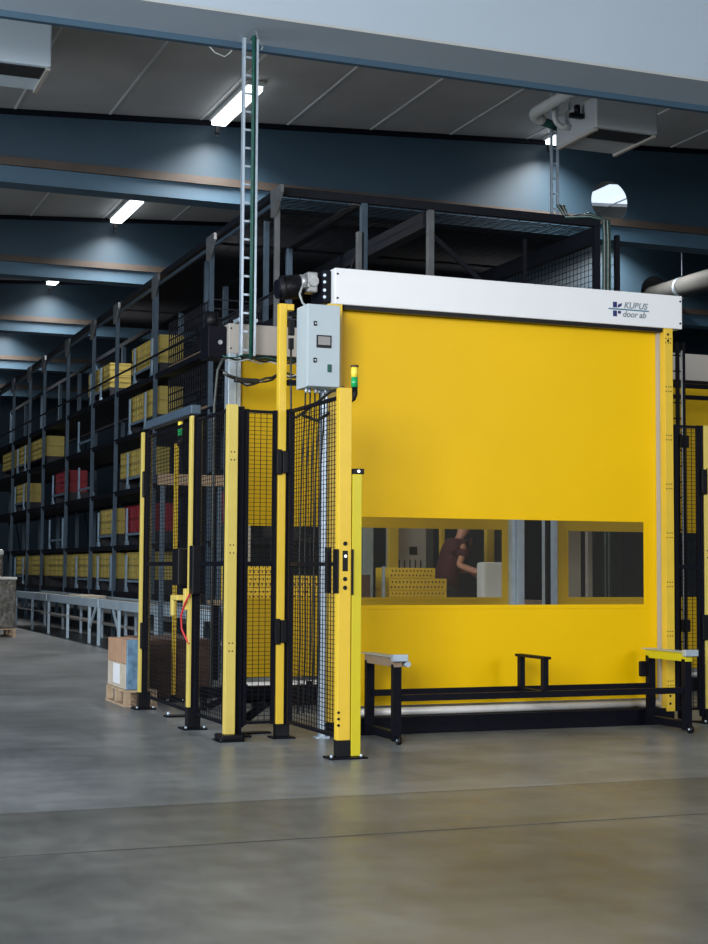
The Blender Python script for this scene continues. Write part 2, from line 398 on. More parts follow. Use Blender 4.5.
c.each('duct_clamp', 'galvanised', t)

# ------------------------------------------------------------------ high-speed door
def motor_end(t, x, y, z0, z1, flip=1):
    MB().bbox(x-.12, x-.005, y+.05, y+.33, z0, z1-.02, .01).build('side_bracket', 'black_steel', t)
def fast_door(x0, x1, yf, zb, zt, label, hmat, cmat, gmat, near):
    """housing x0..x1 at front yf; curtain recessed .10"""
    t = thing('roll_door', ((x0+x1)/2, yf, 0), label, 'roll-up door')
    yc = yf+.10
    MB().bbox(x0, x1, yf, yf+.34, zb, zt, .008).build('housing', hmat, t, label='long sheet-metal box over the curtain')
    for xx in (x0+.02, x1-.02):
        s_ = MB()
        for zz in (zb+.045, zt-.045): s_.cyl((xx, yf-.004, zz), (xx, yf+.001, zz), .008, 10)
        s_.each('screw', 'black_steel', t)
    ga, gb = (x0-.06, x0+.17) if near else (x0+.0, x0+.13)
    gc, gd = (x1-.175, x1-.09) if near else (x1-.13, x1)
    if near: ga, gb = x0-.05, x0+.10
    wz0, wz1 = 0.93, 1.575
    wxa, wxb = (x0+.235, x1-.305) if near else (x0+(.19 if x0 < 5 else .28), x1-.19)
    ca, cb = gb-.02, gc+.02 if near else gc+.02
    if near: cb = x1-.17
    c = MB()
    zbot = .20 if near else .22
    ys = (yc, yc+.006)
    c.box(ca, cb, *ys, wz1, zb+.12); c.box(ca, cb, *ys, zbot, wz0)
    c.box(ca, wxa, *ys, wz0, wz1); c.box(wxb, cb, *ys, wz0, wz1)
    cur = c.build('curtain', cmat, t)
    hem = MB()
    hem.bbox(wxa-.03, wxb+.03, yc-.004, yc-.0005, wz1, wz1+.03, .0012); hem.bbox(wxa-.03, wxb+.03, yc-.004, yc-.0005, wz0-.03, wz0, .0012)
    hem.bbox(wxa-.03, wxa, yc-.004, yc-.0005, wz0, wz1, .0012); hem.bbox(wxb, wxb+.03, yc-.004, yc-.0005, wz0, wz1, .0012)
    hem.build('window_hem', cmat, cur)
    MB().box(wxa, wxb, yc+.001, yc+.004, wz0, wz1).build('window_pane', 'clear_film', cur, label='clear window strip in the curtain')
    # bottom bar
    b = MB(); b.cyl((ca, yc-.005, .155), (cb, yc-.005, .155), .028, 16); b.build('bottom_tube', 'silver_tube', t, label='silver round bottom bar')
    MB().bbox(ca-.0, cb+.0, yf+.005 if near else yf+.03, yc+.05, 0.0, .125, .006).build('floor_seal', 'black_steel', t, label='black seal on the floor')
    # guides
    if near:
        g1 = MB(); g1.bbox(x0-.05, x0+.06, yf, yf+.15, .10, zb, .004); g1.build('guide_rail', gmat, t)
        g2 = MB(); g2.bbox(gc+.01, gd, yf+.0, yf+.16, .10, zb, .004)
        g2 = g2.build('guide_rail', gmat, t)
        MB().box(gc-.012, gc+.009, yf+.07, yf+.16, .05, zb).build('side_seal', 'housing_grey', g2)
        h = MB()
        for k in range(8):
            zz = .30+k*.385
            for dz in (0, .035):
                for dx in (.02, .045, .065): h.cyl((gc+dx, yf-.002, zz+dz), (gc+dx, yf+.001, zz+dz), .005, 8)
        for zz in (zb-.05, zb-.1, .16, .22): h.cyl((gc+.04, yf-.003, zz), (gc+.04, yf+.001, zz), .010, 10)
        h.build('punched_holes', 'black_plastic', g2)
        f = MB(); f.bbox(gc+.0, gd, yf+.01, yf+.16, 0, .10, .004); f.bbox(x0-.05, x0+.06, yf+.01, yf+.15, 0, .10, .004); f.each('foot', 'black_steel', t)
    else:
        for a, b_ in ((x0, x0+.075), (x1-.075, x1)):
            q = MB(); q.bbox(a, b_, yf, yf+.12, 0, zb, .004); q.build('guide_rail', gmat, t)
        for a, b_ in ((x0+.08, x0+.125), (x1-.125, x1-.08)):
            q = MB(); q.bbox(a, b_, yf+.03, yf+.12, 0, zb, .004); q.build('side_seal', gmat, t)
    MB().box(ca, cb, yf+.02, yf+.098, zb-.03, zb).build('top_brush', 'black_plastic', t)
    return t
DOOR = fast_door(3.846, 6.80, 10.257, 3.112, 3.379, 'large yellow roll-up door with white housing and window strip, in front', 'housing_white', 'curtain_yellow', 'post_yellow', True)
DB = fast_door(3.866, 6.83, 13.0, 3.11, 3.38, 'yellow roll-up door behind the front one, with grey housing', 'housing_grey', 'curtain_yellow_shaded', 'galvanised', False)
DC = fast_door(7.08, 10.05, 13.0, 3.11, 3.38, 'yellow roll-up door at the right edge, mostly hidden by the front door', 'housing_grey', 'curtain_yellow_shaded', 'galvanised', False)

# logo and lettering on the white housing
lg = MB()
lg.box(6.165, 6.20, 10.2535, 10.2565, 3.246, 3.290); lg.box(6.165, 6.20, 10.2535, 10.2565, 3.176, 3.222)
lg.add([(6.208, 10.2545, 3.244), (6.243, 10.2545, 3.262), (6.243, 10.2545, 3.285), (6.208, 10.2545, 3.268)], [(0, 1, 2, 3)])
lg.add([(6.208, 10.2545, 3.222), (6.236, 10.2545, 3.222), (6.236, 10.2545, 3.198), (6.208, 10.2545, 3.200)], [(0, 1, 2, 3)])
lg.build('logo_blocks', 'logo_navy', DOOR, label='navy logo blocks')
lg = MB(); lg.box(6.125, 6.49, 10.2535, 10.2562, 3.229, 3.239); lg.build('logo_line', 'logo_teal', DOOR)
def text(body, size, loc, m, parent, name, ital=0.0, ext=0.0006, bold=0.0):
    cu = bpy.data.curves.new(name, 'FONT'); cu.body = body; cu.size = size; cu.extrude = ext; cu.shear = ital; cu.offset = bold
    o = bpy.data.objects.new(name, cu); COL.objects.link(o)
    dg = bpy.context.evaluated_depsgraph_get(); me = bpy.data.meshes.new_from_object(o.evaluated_get(dg))
    COL.objects.unlink(o); bpy.data.objects.remove(o)
    me.transform(Matrix.Rotation(PI/2, 4, 'X')); me.materials.clear(); me.materials.append(MATS[m])
    ob = bpy.data.objects.new(name, me); COL.objects.link(ob); ob.parent = parent
    ob.location = Vector(loc)-ORIGIN[parent.name]
    return ob
text('KUBUS', .068, (6.262, 10.2555, 3.247), 'logo_grey', DOOR, 'upper_lettering', .25, bold=.0018)
text('door ab', .066, (6.250, 10.2555, 3.178), 'logo_grey', DOOR, 'lower_lettering', .25, bold=.0018)

# drive motor on the left end of the white housing
t = thing('door_motor', (3.72, 10.45, 3.15), 'black drive motor with silver gearbox left of the white housing', 'motor')
MB().bbox(3.78, 3.843, 10.33, 10.60, 3.13, 3.37, .01).build('mounting_plate', 'black_steel', t)
m_ = MB(); m_.cyl((3.50, 10.50, 3.235), (3.66, 10.48, 3.265), .075, 20, .085)
for k in range(9): m_.cyl((3.52+k*.015, 10.50, 3.247+k*.002), (3.526+k*.015, 10.50, 3.248+k*.002), .09, 20)
m_.build('motor_body', 'black_plastic', t)
MB().cyl((3.48, 10.50, 3.233), (3.50, 10.50, 3.235), .07, 20).build('fan_cover', 'black_steel', t)
m_ = MB(); m_.bbox(3.68, 3.76, 10.38, 10.50, 3.21, 3.36, .012); m_.cyl((3.64, 10.44, 3.29), (3.69, 10.44, 3.29), .055, 16); m_.cyl((3.72, 10.36, 3.29), (3.72, 10.39, 3.29), .04, 16)
m_.build('gearbox', 'cast_metal', t, label='silver gearbox')
m_ = MB()
for z in (3.17, 3.22, 3.28, 3.33): m_.cyl((3.79, 10.322, z), (3.79, 10.331, z), .012, 8)
m_.each('bolt', 'galvanised', t)
m_ = MB(); m_.tube([(3.68, 10.37, 3.24), (3.62, 10.33, 3.235), (3.59, 10.30, 3.17), (3.60, 10.26, 3.10), (3.62, 10.18, 3.055)], .008); m_.build('cable', 'cable_grey', t)
# motor cover of the rear left door
t = thing('door_motor', (3.78, 13.1, 3.1), 'black square motor cover at the left end of the grey housing', 'motor')
MB().bbox(3.69, 3.862, 13.06, 13.32, 3.07, 3.36, .01).build('cover', 'black_steel', t)
m_ = MB(); m_.cyl((3.80, 13.045, 3.21), (3.80, 13.062, 3.21), .02, 14); m_.build('shaft_end', 'cast_metal', t)
m_ = MB(); m_.cyl((3.76, 13.2, 3.36), (3.76, 13.2, 3.50), .06, 14); m_.build('encoder', 'black_plastic', t)

# ------------------------------------------------------------------ fence kit
def mesh_panel(a, b, z0, z1, label, fw=.03, group='black wire mesh fence panels', vs=.05, hs=.030, mid=True, boot=False):
    """a,b: (x,y) ends"""
    a = Vector((a[0], a[1], 0)); b = Vector((b[0], b[1], 0)); d = (b-a).normalized(); L = (b-a).length
    t = thing('mesh_fence', ((a.x+b.x)/2, (a.y+b.y)/2, z0), label, 'fence', group)
    P = lambda s, z: a+d*s+Vector((0, 0, z))
    fr = MB()
    for s in (fw/2, L-fw/2): fr.bar(P(s, z0), P(s, z1), fw, fw)
    for z in (z0+fw/2, z1-fw/2): fr.bar(P(fw, z), P(L-fw, z), .02, .02)
    if mid: fr.bar(P(fw, 1.225), P(L-fw, 1.225), .02, .026)
    fr.build('frame', 'black_steel', t)
    w_ = MB(); n = max(1, int((L-2*fw)/vs))
    for i in range(1, n): s = fw+(L-2*fw)*i/n; w_.bar(P(s, z0+.02), P(s, z1-.02), .0042)
    n = int((z1-z0)/hs)
    for i in range(1, n): z = z0+(z1-z0)*i/n; w_.bar(P(fw, z), P(L-fw, z), .0036)
    w_.build('wire_mesh', 'wire_black', t)
    return t
def fence_post(x0, x1, y0, y1, z1, label, m, boot_h=.0, wide=False, base=(.09, .09), two=False):
    xc, yc_ = (x0+x1)/2, (y0+y1)/2
    t = thing('fence_post', (xc, yc_, 0), label, 'post', None)
    if two:
        p = MB(); p.bbox(x0, x0+.022, y0, y1, boot_h+.012, z1, .003); p.build('column', m, t)
        p = MB(); p.bbox(x1-.03, x1, y0+.025, y1+.02, boot_h+.012, z1-.02, .003); p.build('column', m, t)
        MB().box(x0+.022, x1-.03, y0+.006, y1-.008, .012, z1-.01).build('core', 'black_steel', t, label='black core between the flanges')
    else:
        p = MB(); p.bbox(x0, x1, y0, y1, boot_h+.012, z1, .003); p.build('column', m, t)
    if boot_h > 0: MB().bbox(x0-.004, x1+.004, y0-.004, y1+.004, .012, boot_h+.012, .003).build('boot', 'black_plastic', t)
    MB().bbox(xc-base[0], xc+base[0], yc_-base[1], yc_+base[1], 0, .012, .002).build('base_plate', 'black_steel', t)
    bo = MB()
    for sx in (-1, 1): bo.cyl((xc+sx*(base[0]-.02), yc_-base[1]+.02, .012), (xc+sx*(base[0]-.02), yc_-base[1]+.02, .028), .010, 8)
    bo.each('anchor_bolt', 'galvanised', t)
    if not two:
        h = MB()
        for z in (.62, 1.3, 1.95):
            if z < z1:
                for dz in (0, .055):
                    for dx in (-.012, .012): h.cyl((xc+dx, y0-.0015, z+dz), (xc+dx, y0+.001, z+dz), .0055, 8)
        h.build('punched_holes', 'black_plastic', t)
    return t
def hinge(t, x, y, z, sx=.07, sy_=.05, h=.13):
    o = MB().bbox(x-sx/2, x+sx/2, y-sy_/2, y+sy_/2, z-h/2, z+h/2, .006).build('hinge', 'black_plastic', t); return o

# corner post and left wing
P3 = fence_post(3.035, 3.108, 10.20, 10.26, 2.34, 'pale yellow corner fence post with a black base, left of the door', 'cream_yellow')
MB().bbox(2.99, 3.15, 10.13, 10.31, .012, .05, .012).build('boot', 'black_plastic', P3)
P2 = fence_post(2.995, 3.09, 11.03, 11.09, 2.333, 'middle pale yellow post of the left fence carrying the lock', 'cream_yellow', .15, two=True)
P1 = fence_post(3.025, 3.12, 12.71, 12.77, 2.345, 'farthest left pale yellow fence post, beside the cardboard boxes', 'cream_yellow', .13, two=True)
for z in (1.9, .62): hinge(P1, 3.05, 12.695, z, .05, .03, .22)
mesh_panel((3.065, 11.13), (3.075, 12.70), .10, 2.32, 'black mesh gate between the two far left yellow posts')
mesh_panel((3.06, 10.28), (3.05, 11.02), .10, 2.32, 'black mesh panel between corner post and lock post')
t = thing('cable_duct', (3.08, 12.0, 2.37), 'dark blue bar lying on top of the far left gate', 'cable duct')
MB().bbox(3.05, 3.13, 11.25, 12.72, 2.37, 2.44, .008).build('duct_body', 'rack_blue', t)
br = MB()
for yy in (11.3, 12.66): br.box(3.06, 3.075, yy, yy+.02, 2.3, 2.375)
br.each('bracket', 'black_steel', t)
# lock
t = thing('gate_lock', (3.03, 11.0, 1.1), 'black safety lock with cream handle on the middle left post', 'lock')
MB().bbox(2.99, 3.06, 10.93, 11.028, 1.00, 1.36, .008).build('lock_body', 'black_plastic', t)
MB().bbox(2.94, 3.02, 11.16, 11.34, 1.06, 1.34, .01).build('bolt_housing', 'black_plastic', t)
h = MB(); h.bbox(2.93, 2.99, 11.14, 11.30, .95, .99, .008); h.bbox(2.93, 2.96, 11.28, 11.34, .83, .99, .012); h.bbox(2.97, 3.0, 11.06, 11.12, .88, 1.04, .008)
h.build('handle', 'cream_yellow', t, label='cream handle')
h = MB(); h.tube([(2.985, 10.98, 1.0), (2.97, 11.05, .93), (2.955, 11.10, .84), (2.965, 11.12, .74), (2.985, 11.09, .68), (3.0, 11.03, .63)], .008); h.build('cable', 'cable_red', t, label='thin red cable')
# panel from corner post to tall post
mesh_panel((3.185, 10.29), (3.425, 10.30), .10, 2.32, 'narrow black mesh panel right of the pale corner post', fw=.028, vs=.045)
t = thing('gate_stile', (3.145, 10.28, 0), 'thick black upright right against the pale corner post', 'upright')
MB().bbox(3.112, 3.178, 10.27, 10.32, .05, 2.335, .004).build('upright', 'black_steel', t)
MB().bbox(3.10, 3.19, 10.24, 10.35, 0, .05, .004).build('foot', 'black_steel', t)
# tall post with arm
TP = thing('fence_post', (3.48, 10.29, 0), 'tallest yellow post, with a short arm at its top beside the grey cabinet', 'post')
MB().bbox(3.430, 3.487, 10.27, 10.33, .10, 3.09, .004).build('column', 'post_yellow', TP)
MB().bbox(3.4875, 3.54, 10.27, 10.33, 3.045, 3.09, .004).build('arm', 'post_yellow', TP)
MB().bbox(3.43, 3.53, 10.265, 10.335, .012, .10, .004).build('boot', 'black_plastic', TP)
MB().bbox(3.40, 3.56, 10.22, 10.37, 0, .012, .002).build('base_plate', 'black_steel', TP)
q = MB(); q.box(3.4875, 3.53, 10.28, 10.33, .10, 2.33); q.build('side_channel', 'black_steel', TP)
for z in (1.95, .75): hinge(TP, 3.50, 10.262, z, .09, .035, .16); hinge(TP, 3.43, 10.262, z, .04, .035, .18)
# side panel towards the front post
mesh_panel((3.515, 10.25), (3.515, 9.13), .10, 2.33, 'black mesh panel between the tall post and the front yellow post', vs=.05)
t = thing('steel_pole', (3.79, 10.2, 0), 'bright silver upright pole below the grey control cabinet', 'pole')
MB().bbox(3.73, 3.775, 10.20, 10.245, .0, 2.47, .004).build('pole', 'galvanised', t)
MB().box(3.70, 3.80, 10.18, 10.25, 0, .012).build('base_plate', 'galvanised', t)
# front post
FP = thing('fence_post', (3.50, 9.08, 0), 'front yellow post with sensors and a black base, nearest the camera', 'post')
MB().bbox(3.430, 3.516, 9.05, 9.11, .115, 2.352, .004).build('column', 'post_yellow', FP)
MB().bbox(3.428, 3.518, 9.048, 9.112, .012, .115, .003).build('boot', 'black_plastic', FP)
MB().bbox(3.37, 3.62, 9.00, 9.15, 0, .012, .002).build('base_plate', 'black_steel', FP)
q = MB()
for z in (1.355, 1.13, 1.075): q.cyl((3.475, 9.046, z), (3.475, 9.051, z), .014, 14)
q.bbox(3.457, 3.492, 9.044, 9.051, 1.18, 1.31, .003)
for z in (.29, .25, .21): q.cyl((3.437, 9.046, z), (3.437, 9.051, z), .009, 10)
q.build('sensor_hole', 'black_plastic', FP)
MB().cyl((3.475, 9.040, 1.275), (3.475, 9.045, 1.275), .009, 12).build('sensor_lens', 'led_glow', FP, label='small white lit lens')
q = MB(); q.bbox(3.418, 3.4295, 9.04, 9.12, 1.04, 1.32, .003); q.bbox(3.5165, 3.528, 9.036, 9.05, 1.03, 1.32, .003); q.bbox(3.38, 3.414, 9.13, 9.17, 1.04, 1.33, .003); q.build('lock_plate', 'black_plastic', FP)
bo = MB()
for xx in (3.38, 3.58): bo.cyl((xx, 9.02, .012), (xx, 9.02, .03), .010, 8)
bo.each('anchor_bolt', 'galvanised', FP)
LC = thing('light_curtain', (3.56, 9.07, 0), 'shorter lime-yellow sensor column beside the front yellow post', 'sensor column')
MB().bbox(3.5225, 3.588, 9.05, 9.11, .014, 1.80, .004).build('column', 'lime_yellow', LC)
MB().bbox(3.5225, 3.602, 9.046, 9.112, 1.80, 1.835, .004).build('cap', 'black_plastic', LC)
MB().cyl((3.562, 9.040, 1.818), (3.562, 9.047, 1.818), .009, 12).build('lens', 'led_glow', LC)
# beacon
def beacon(x, y, z, label):
    t = thing('signal_beacon', (x, y, z), label, 'signal light')
    q = MB(); q.tube([(x-.028, y, z-.045), (x-.01, y, z-.035), (x, y, z-.01), (x, y, z+.035)], .021, 14); q.build('base', 'black_plastic', t)
    MB().cyl((x, y, z+.035), (x, y, z+.10), .022, 18).build('green_section', 'green_light', t)
    MB().cyl((x, y, z+.10), (x, y, z+.165), .022, 18).build('yellow_section', 'yellow_light', t)
    MB().cyl((x, y, z+.165), (x, y, z+.178), .026, 18).build('cap', 'dark_wood', t)
beacon(3.543, 9.08, 2.325, 'green and yellow signal light on the front yellow post')
# ------------------------------------------------------------------ control cabinet
CB = thing('control_cabinet', (3.67, 10.0, 2.46), 'light grey control cabinet with small screen on the tall yellow post', 'cabinet')
MB().bbox(3.548, 3.79, 10.015, 10.24, 2.468, 3.056, .006).build('body', 'cabinet_grey', CB)
dr = MB().bbox(3.549, 3.789, 9.998, 10.013, 2.472, 3.052, .004).build('door', 'cabinet_grey', CB)
MB().bbox(3.612, 3.724, 9.992, 9.9985, 2.745, 2.835, .003).build('screen', 'black_plastic', dr)
MB().box(3.622, 3.714, 9.9905, 9.992, 2.765, 2.825).build('display', 'screen_grey', dr)
for z in (2.915, 2.655): 
    MB().bbox(3.590, 3.614, 9.991, 9.9985, z-.017, z+.017, .003).build('latch', 'black_plastic', dr)
    MB().cyl((3.602, 9.989, z), (3.602, 9.9912, z), .005, 10).build('key_slot', 'galvanised', dr)
MB().bbox(3.695, 3.725, 9.988, 9.9985, 2.575, 2.63, .004).build('switch', 'cable_green', dr, label='dark green switch')
q = MB(); q.box(3.488, 3.548, 10.24, 10.275, 2.50, 2.54); q.box(3.488, 3.56, 10.24, 10.275, 3.0, 3.03); q.box(3.488, 3.70, 10.242, 10.268, 2.5, 2.54); q.each('wall_bracket', 'black_steel', CB)
q = MB()
for i in range(6): q.cyl((3.575+i*.036, 10.1+.03*(i % 2), 2.435), (3.575+i*.036, 10.1+.03*(i % 2), 2.468), .010, 10)
q.each('cable_gland', 'galvanised', CB)
q = MB()
for i in range(5):
    x = 3.575+i*.036; e = [3.56, 3.60, 3.64, 3.665, 3.70][i]
    q.tube([(x, 10.115, 2.44), (x, 10.12, 2.3), ((x+e)/2, 10.16, 1.9), (e, 10.17, 1.3), (e+.01, 10.17, .7), (e, 10.18, .18)], .006, 6)
q.build('cable_bundle', 'cable_black', CB)
q = MB(); q.tube([(3.52, 10.15, 2.26), (3.53, 9.8, 2.32), (3.50, 9.4, 2.365), (3.48, 9.12, 2.36)], .010, 8); q.tube([(3.57, 10.16, 2.28), (3.66, 10.1, 2.24), (3.76, 10.12, 2.30)], .012, 8); q.build('loose_cable', 'cable_black', CB)
t = thing('switch_box', (3.515, 10.29, 2.7), 'small black connector stack beside the upper tall yellow post', 'switch')
q = MB(); q.bbox(3.492, 3.535, 10.24, 10.27, 2.86, 2.97, .005); q.bbox(3.495, 3.53, 10.24, 10.27, 2.76, 2.84, .005); q.build('housing', 'black_plastic', t)
q = MB(); q.tube([(3.513, 10.255, 2.76), (3.51, 10.25, 2.6), (3.515, 10.25, 2.3), (3.52, 10.252, 1.9)], .008, 8); q.build('cable', 'cable_black', t)

# cables strung between the rear left door and the tall post
CAB = thing('cable_bundle', (4.0, 12.6, 2.9), 'loose bundle of cables strung across the rear left yellow door', 'cables')
for k, (z0_, m) in enumerate(((3.0, 'cable_black'), (2.985, 'cable_grey'), (3.02, 'cable_green'), (2.90, 'cable_black'), (2.88, 'cable_black'), (2.89, 'cable_grey'))):
    lo = 0.05 if k < 3 else .09
    pts = [(3.70+.78*i/14, 12.62+.02*math.sin(i+k), z0_-lo*math.sin(PI*min(1, i/9))*(1 if k > 2 else -.2)+.012*math.sin(i*1.7+k)) for i in range(15)]
    MB().tube(pts, .010 if m == 'cable_black' else .006, 6).build('cable', m, CAB)
q = MB(); q.tube([(3.70, 12.62, 3.0), (3.66, 12.64, 2.9), (3.64, 12.66, 2.6), (3.64, 12.66, 1.8), (3.64, 12.66, 0)], .012, 6); q.build('cable', 'conveyor_dark', CAB)
q = MB(); q.bbox(3.80, 4.02, 12.57, 12.63, 2.80, 2.84, .01); q.build('connector', 'cable_black', CAB)

# vertical cable ladder, left
CL = thing('cable_ladder', (3.99, 12.8, 3.07), 'tall galvanised cable ladder hanging left of centre with green cables', 'cable ladder')
for x in (3.925, 4.045):
    q = MB(); q.bbox(x-.010, x+.010, 12.80, 12.86, 3.07, 5.93, .002); q.build('rail', 'galvanised', CL)
q = MB(); z = 3.12
while z < 5.9: q.bar((3.935, 12.83, z), (4.035, 12.83, z), .014, .018); z += .165
q.each('rung', 'galvanised', CL)
q = MB()
for i, (xx, yy) in enumerate(((4.0, 12.80), (4.012, 12.79), (4.005, 12.785), (4.02, 12.80))): q.tube([(xx, yy, 3.02), (xx+.004*math.sin(i), yy, 4.2), (xx, yy, 5.5), (xx, yy, 5.95), (xx+.15, yy+.5, 6.1), (xx+.29, yy+1.0, 6.29)], .009, 6)
q.build('cable', 'cable_green', CL)
q = MB(); q.bar((3.90, 12.9, 3.02), (4.10, 12.9, 3.10), .02, .02)
q = MB(); q.box(3.91, 3.93, 12.86, 13.02, 3.381, 3.41); q.box(4.07, 4.09, 12.86, 13.02, 3.381, 3.41); q.bar((3.925, 12.85, 5.9), (4.2, 13.8, 6.3), .01); q.bar((4.045, 12.85, 5.9), (4.32, 13.8, 6.3), .01); q.each('bracket', 'galvanised', CL)
t = thing('hanging_cable', (3.4, 14.0, 6.2), 'pale loose cable loop below the white girder near the ladder', 'cable')
MB().tube([(3.92, 14.03, 6.27), (4.00, 14.05, 6.20), (4.10, 14.05, 6.17), (4.16, 14.05, 6.22), (4.20, 14.03, 6.29)], .008, 6).build('cable', 'cable_grey', t)
MB().tube([(4.25, 13.6, 6.29), (4.22, 13.4, 6.22), (4.14, 13.1, 6.05), (4.12, 12.9, 5.9), (4.09, 12.83, 5.85)], .007, 6).build('cable', 'cable_grey', t)

# cable ladder on the right down to the mesh roof
CL2 = thing('cable_ladder', (9.57, 17.35, 5.75), 'short upright cable ladder below the right unit heater', 'cable ladder')
for x in (9.52, 9.61):
    q = MB(); q.bbox(x-.012, x+.012, 17.34, 17.38, 5.80, roof(9.5)-.01, .002); q.build('rail', 'galvanised', CL2)
q = MB(); z = 5.9
while z < 7.4: q.bar((9.53, 17.36, z), (9.60, 17.36, z), .012, .02); z += .2
q.each('rung', 'galvanised', CL2)
t = thing('cable_bundle', (10.2, 17.3, 5.6), 'tangled green and grey cables on the right corner of the mesh roof', 'cables')
for k in range(7):
    x = 10.20+.018*k
    MB().tube([(9.57+.02*k, 17.32, 5.95), (9.66+.01*k, 17.26, 5.77+.012*(k % 3)), (10.0, 17.22, 5.80+.01*k), (x, 17.22, 5.78), (x+.01, 17.22, 5.5), (x, 17.22, 4.6), (x, 17.22, 3.2), (x, 17.22, .02)], .010, 6).build('cable', ('cable_green', 'cable_grey', 'cable_black')[k % 3], t)

# ------------------------------------------------------------------ right wing of the fence
mesh_panel((6.722, 10.27), (6.955, 10.27), .10, 2.35, 'narrow black mesh panel right of the door frame', fw=.026, vs=.045)
RP = fence_post(6.985, 7.055, 10.24, 10.30, 2.35, 'olive-yellow fence post at the right edge of the photo', 'cream_yellow', .1)
q = MB(); q.bbox(6.957, 6.982, 10.25, 10.30, .05, 2.35, .003); q.build('side_channel', 'black_steel', RP)
for z in (1.9, .75): hinge(RP, 6.975, 10.235, z, .05, .03, .2)
t = thing('cable_ladder', (7.03, 10.62, 0), 'dark upright cable ladder just right of the yellow door frame', 'cable ladder')
for x in (6.99, 7.045): MB().bbox(x-.009, x+.009, 10.60, 10.64, 0, 3.07, .002).build('rail', 'black_steel', t)
q = MB(); z = .1
while z < 3.05: q.bar((6.94, 10.62, z), (7.04, 10.62, z), .008, .012); z += .13
q.each('rung', 'black_steel', t)
q = MB(); q.tube([(7.018, 10.6, .05), (7.018, 10.6, 3.0)], .007, 6); q.build('cable', 'cable_grey', t)
q = MB(); q.bbox(6.99, 7.06, 10.56, 10.60, 2.2, 2.3, .006); q.bbox(6.99, 7.06, 10.56, 10.60, .70, .80, .006); q.each('connector', 'black_plastic', t)
t = thing('handrail', (7.9, 12.7, 0), 'pair of dark horizontal rails crossing the rear right door', 'rail')
q = MB(); q.box(6.93, 10.0, 12.70, 12.74, 2.99, 3.03); q.box(6.93, 10.0, 12.70, 12.74, 2.88, 2.92); q.each('rail', 'black_steel', t)
for x in (6.93, 9.96): MB().box(x, x+.04, 12.74, 12.78, 0, 3.03).build('upright', 'black_steel', t)

# ------------------------------------------------------------------ trestle frame in front of the door
TR = thing('roller_trestle', (5.2, 9.9, 0), 'long low black steel trestle frame standing before the yellow door', 'trestle')
def trestle_end(x, ya, yb, h, topm, plate):
    q = MB(); q.bbox(x-.03, x+.03, ya, ya+.05, .02, h, .003); q.build('leg', 'black_steel', TR)
    q = MB(); q.bbox(x-.03, x+.03, yb-.05, yb, .02, h, .003); q.build('leg', 'black_steel', TR)
    q = MB(); q.bbox(x-.03, x+.03, ya+.05, yb-.05, .03, .085, .003); q.build('bottom_rail', 'black_steel', TR)
    q = MB(); q.bbox(x-.03, x+.03, ya-.01, yb, h-.02, h+.045, .003); q.build('top_rail', topm, TR)
    q = MB(); q.bbox(x-.05, x+.05, ya-.03, yb+.02, h+.0455, h+.054, .002); q.bbox(x-.055, x+.06, ya-.045, ya+.0, h+.02, h+.068, .004); q.build('slide_plate', 'galvanised', TR, label='bright metal slide plate')
    q = MB(); q.cyl((x-.012, ya-.02, .03), (x+.012, ya-.02, .03), .03, 16); q.build('caster', 'black_plastic', TR)
    q = MB(); q.cyl((x-.016, ya-.02, .03), (x+.016, ya-.02, .03), .009, 10); q.build('axle', 'galvanised', TR)
trestle_end(4.10, 9.66, 10.20, .545, 'board_brown', None)
trestle_end(6.435, 9.66, 10.20, .545, 'lime_yellow', None)
q = MB(); q.bbox(4.105, 6.40, 9.665, 9.70, .29, .335, .003); q.build('long_rail', 'black_steel', TR)
q = MB(); q.bbox(4.105, 6.40, 10.13, 10.165, .29, .335, .003); q.build('long_rail', 'black_steel', TR)
xm = 5.28
q = MB(); q.bbox(xm-.018, xm+.018, 9.70, 10.13, .295, .33, .003); q.build('cross_rail', 'black_steel', TR)
for yy in (9.72, 10.08): q = MB(); q.bbox(xm-.02, xm+.02, yy, yy+.05, .33, .555, .003); q.build('stub_leg', 'black_steel', TR)
q = MB(); q.bbox(xm-.03, xm+.03, 9.70, 10.15, .555, .575, .003); q.build('stub_top', 'black_steel', TR)
q = MB(); q.bbox(6.34, 6.40, 10.17, 10.2, .38, .50, .012); q.build('sensor', 'black_plastic', TR)
q = MB(); q.cyl((4.17, 10.0, .545), (4.17, 9.64, .545), .02, 12); q.build('roller', 'galvanised', TR)
# similar low frame in front of the rear left door
T2 = thing('roller_trestle', (4.6, 12.6, 0), 'low black braced trestle frame behind the left mesh fence', 'trestle')
q = MB(); q.box(3.5, 5.6, 12.45, 12.50, .10, .19); q.box(3.5, 5.6, 12.75, 12.80, .10, .17); q.each('long_rail', 'black_steel', T2)
q = MB(); q.box(3.95, 5.6, 12.45, 12.50, .02, .05); q.build('bottom_rail', 'black_steel', T2)
for xx in (3.5, 4.55, 5.55):
    for yy in (12.45, 12.75): MB().box(xx, xx+.05, yy, yy+.05, 0, .20).build('leg', 'black_steel', T2)
q = MB(); q.bar((3.55, 12.43, .03), (3.9, 12.43, .19), .03, .05); q.each('brace', 'black_steel', T2)
t = thing('floor_brace', (3.3, 11.1, 0), 'black diagonal brace low behind the pale corner post', 'brace')
q = MB(); q.bar((3.21, 10.62, .03), (3.47, 10.62, .22), .03, .06); q.box(3.18, 3.23, 10.6, 10.65, 0, .9); q.build('diagonal', 'black_steel', t)
MB().box(3.15, 3.5, 10.58, 10.67, 0, .012).build('foot_plate', 'black_steel', t)
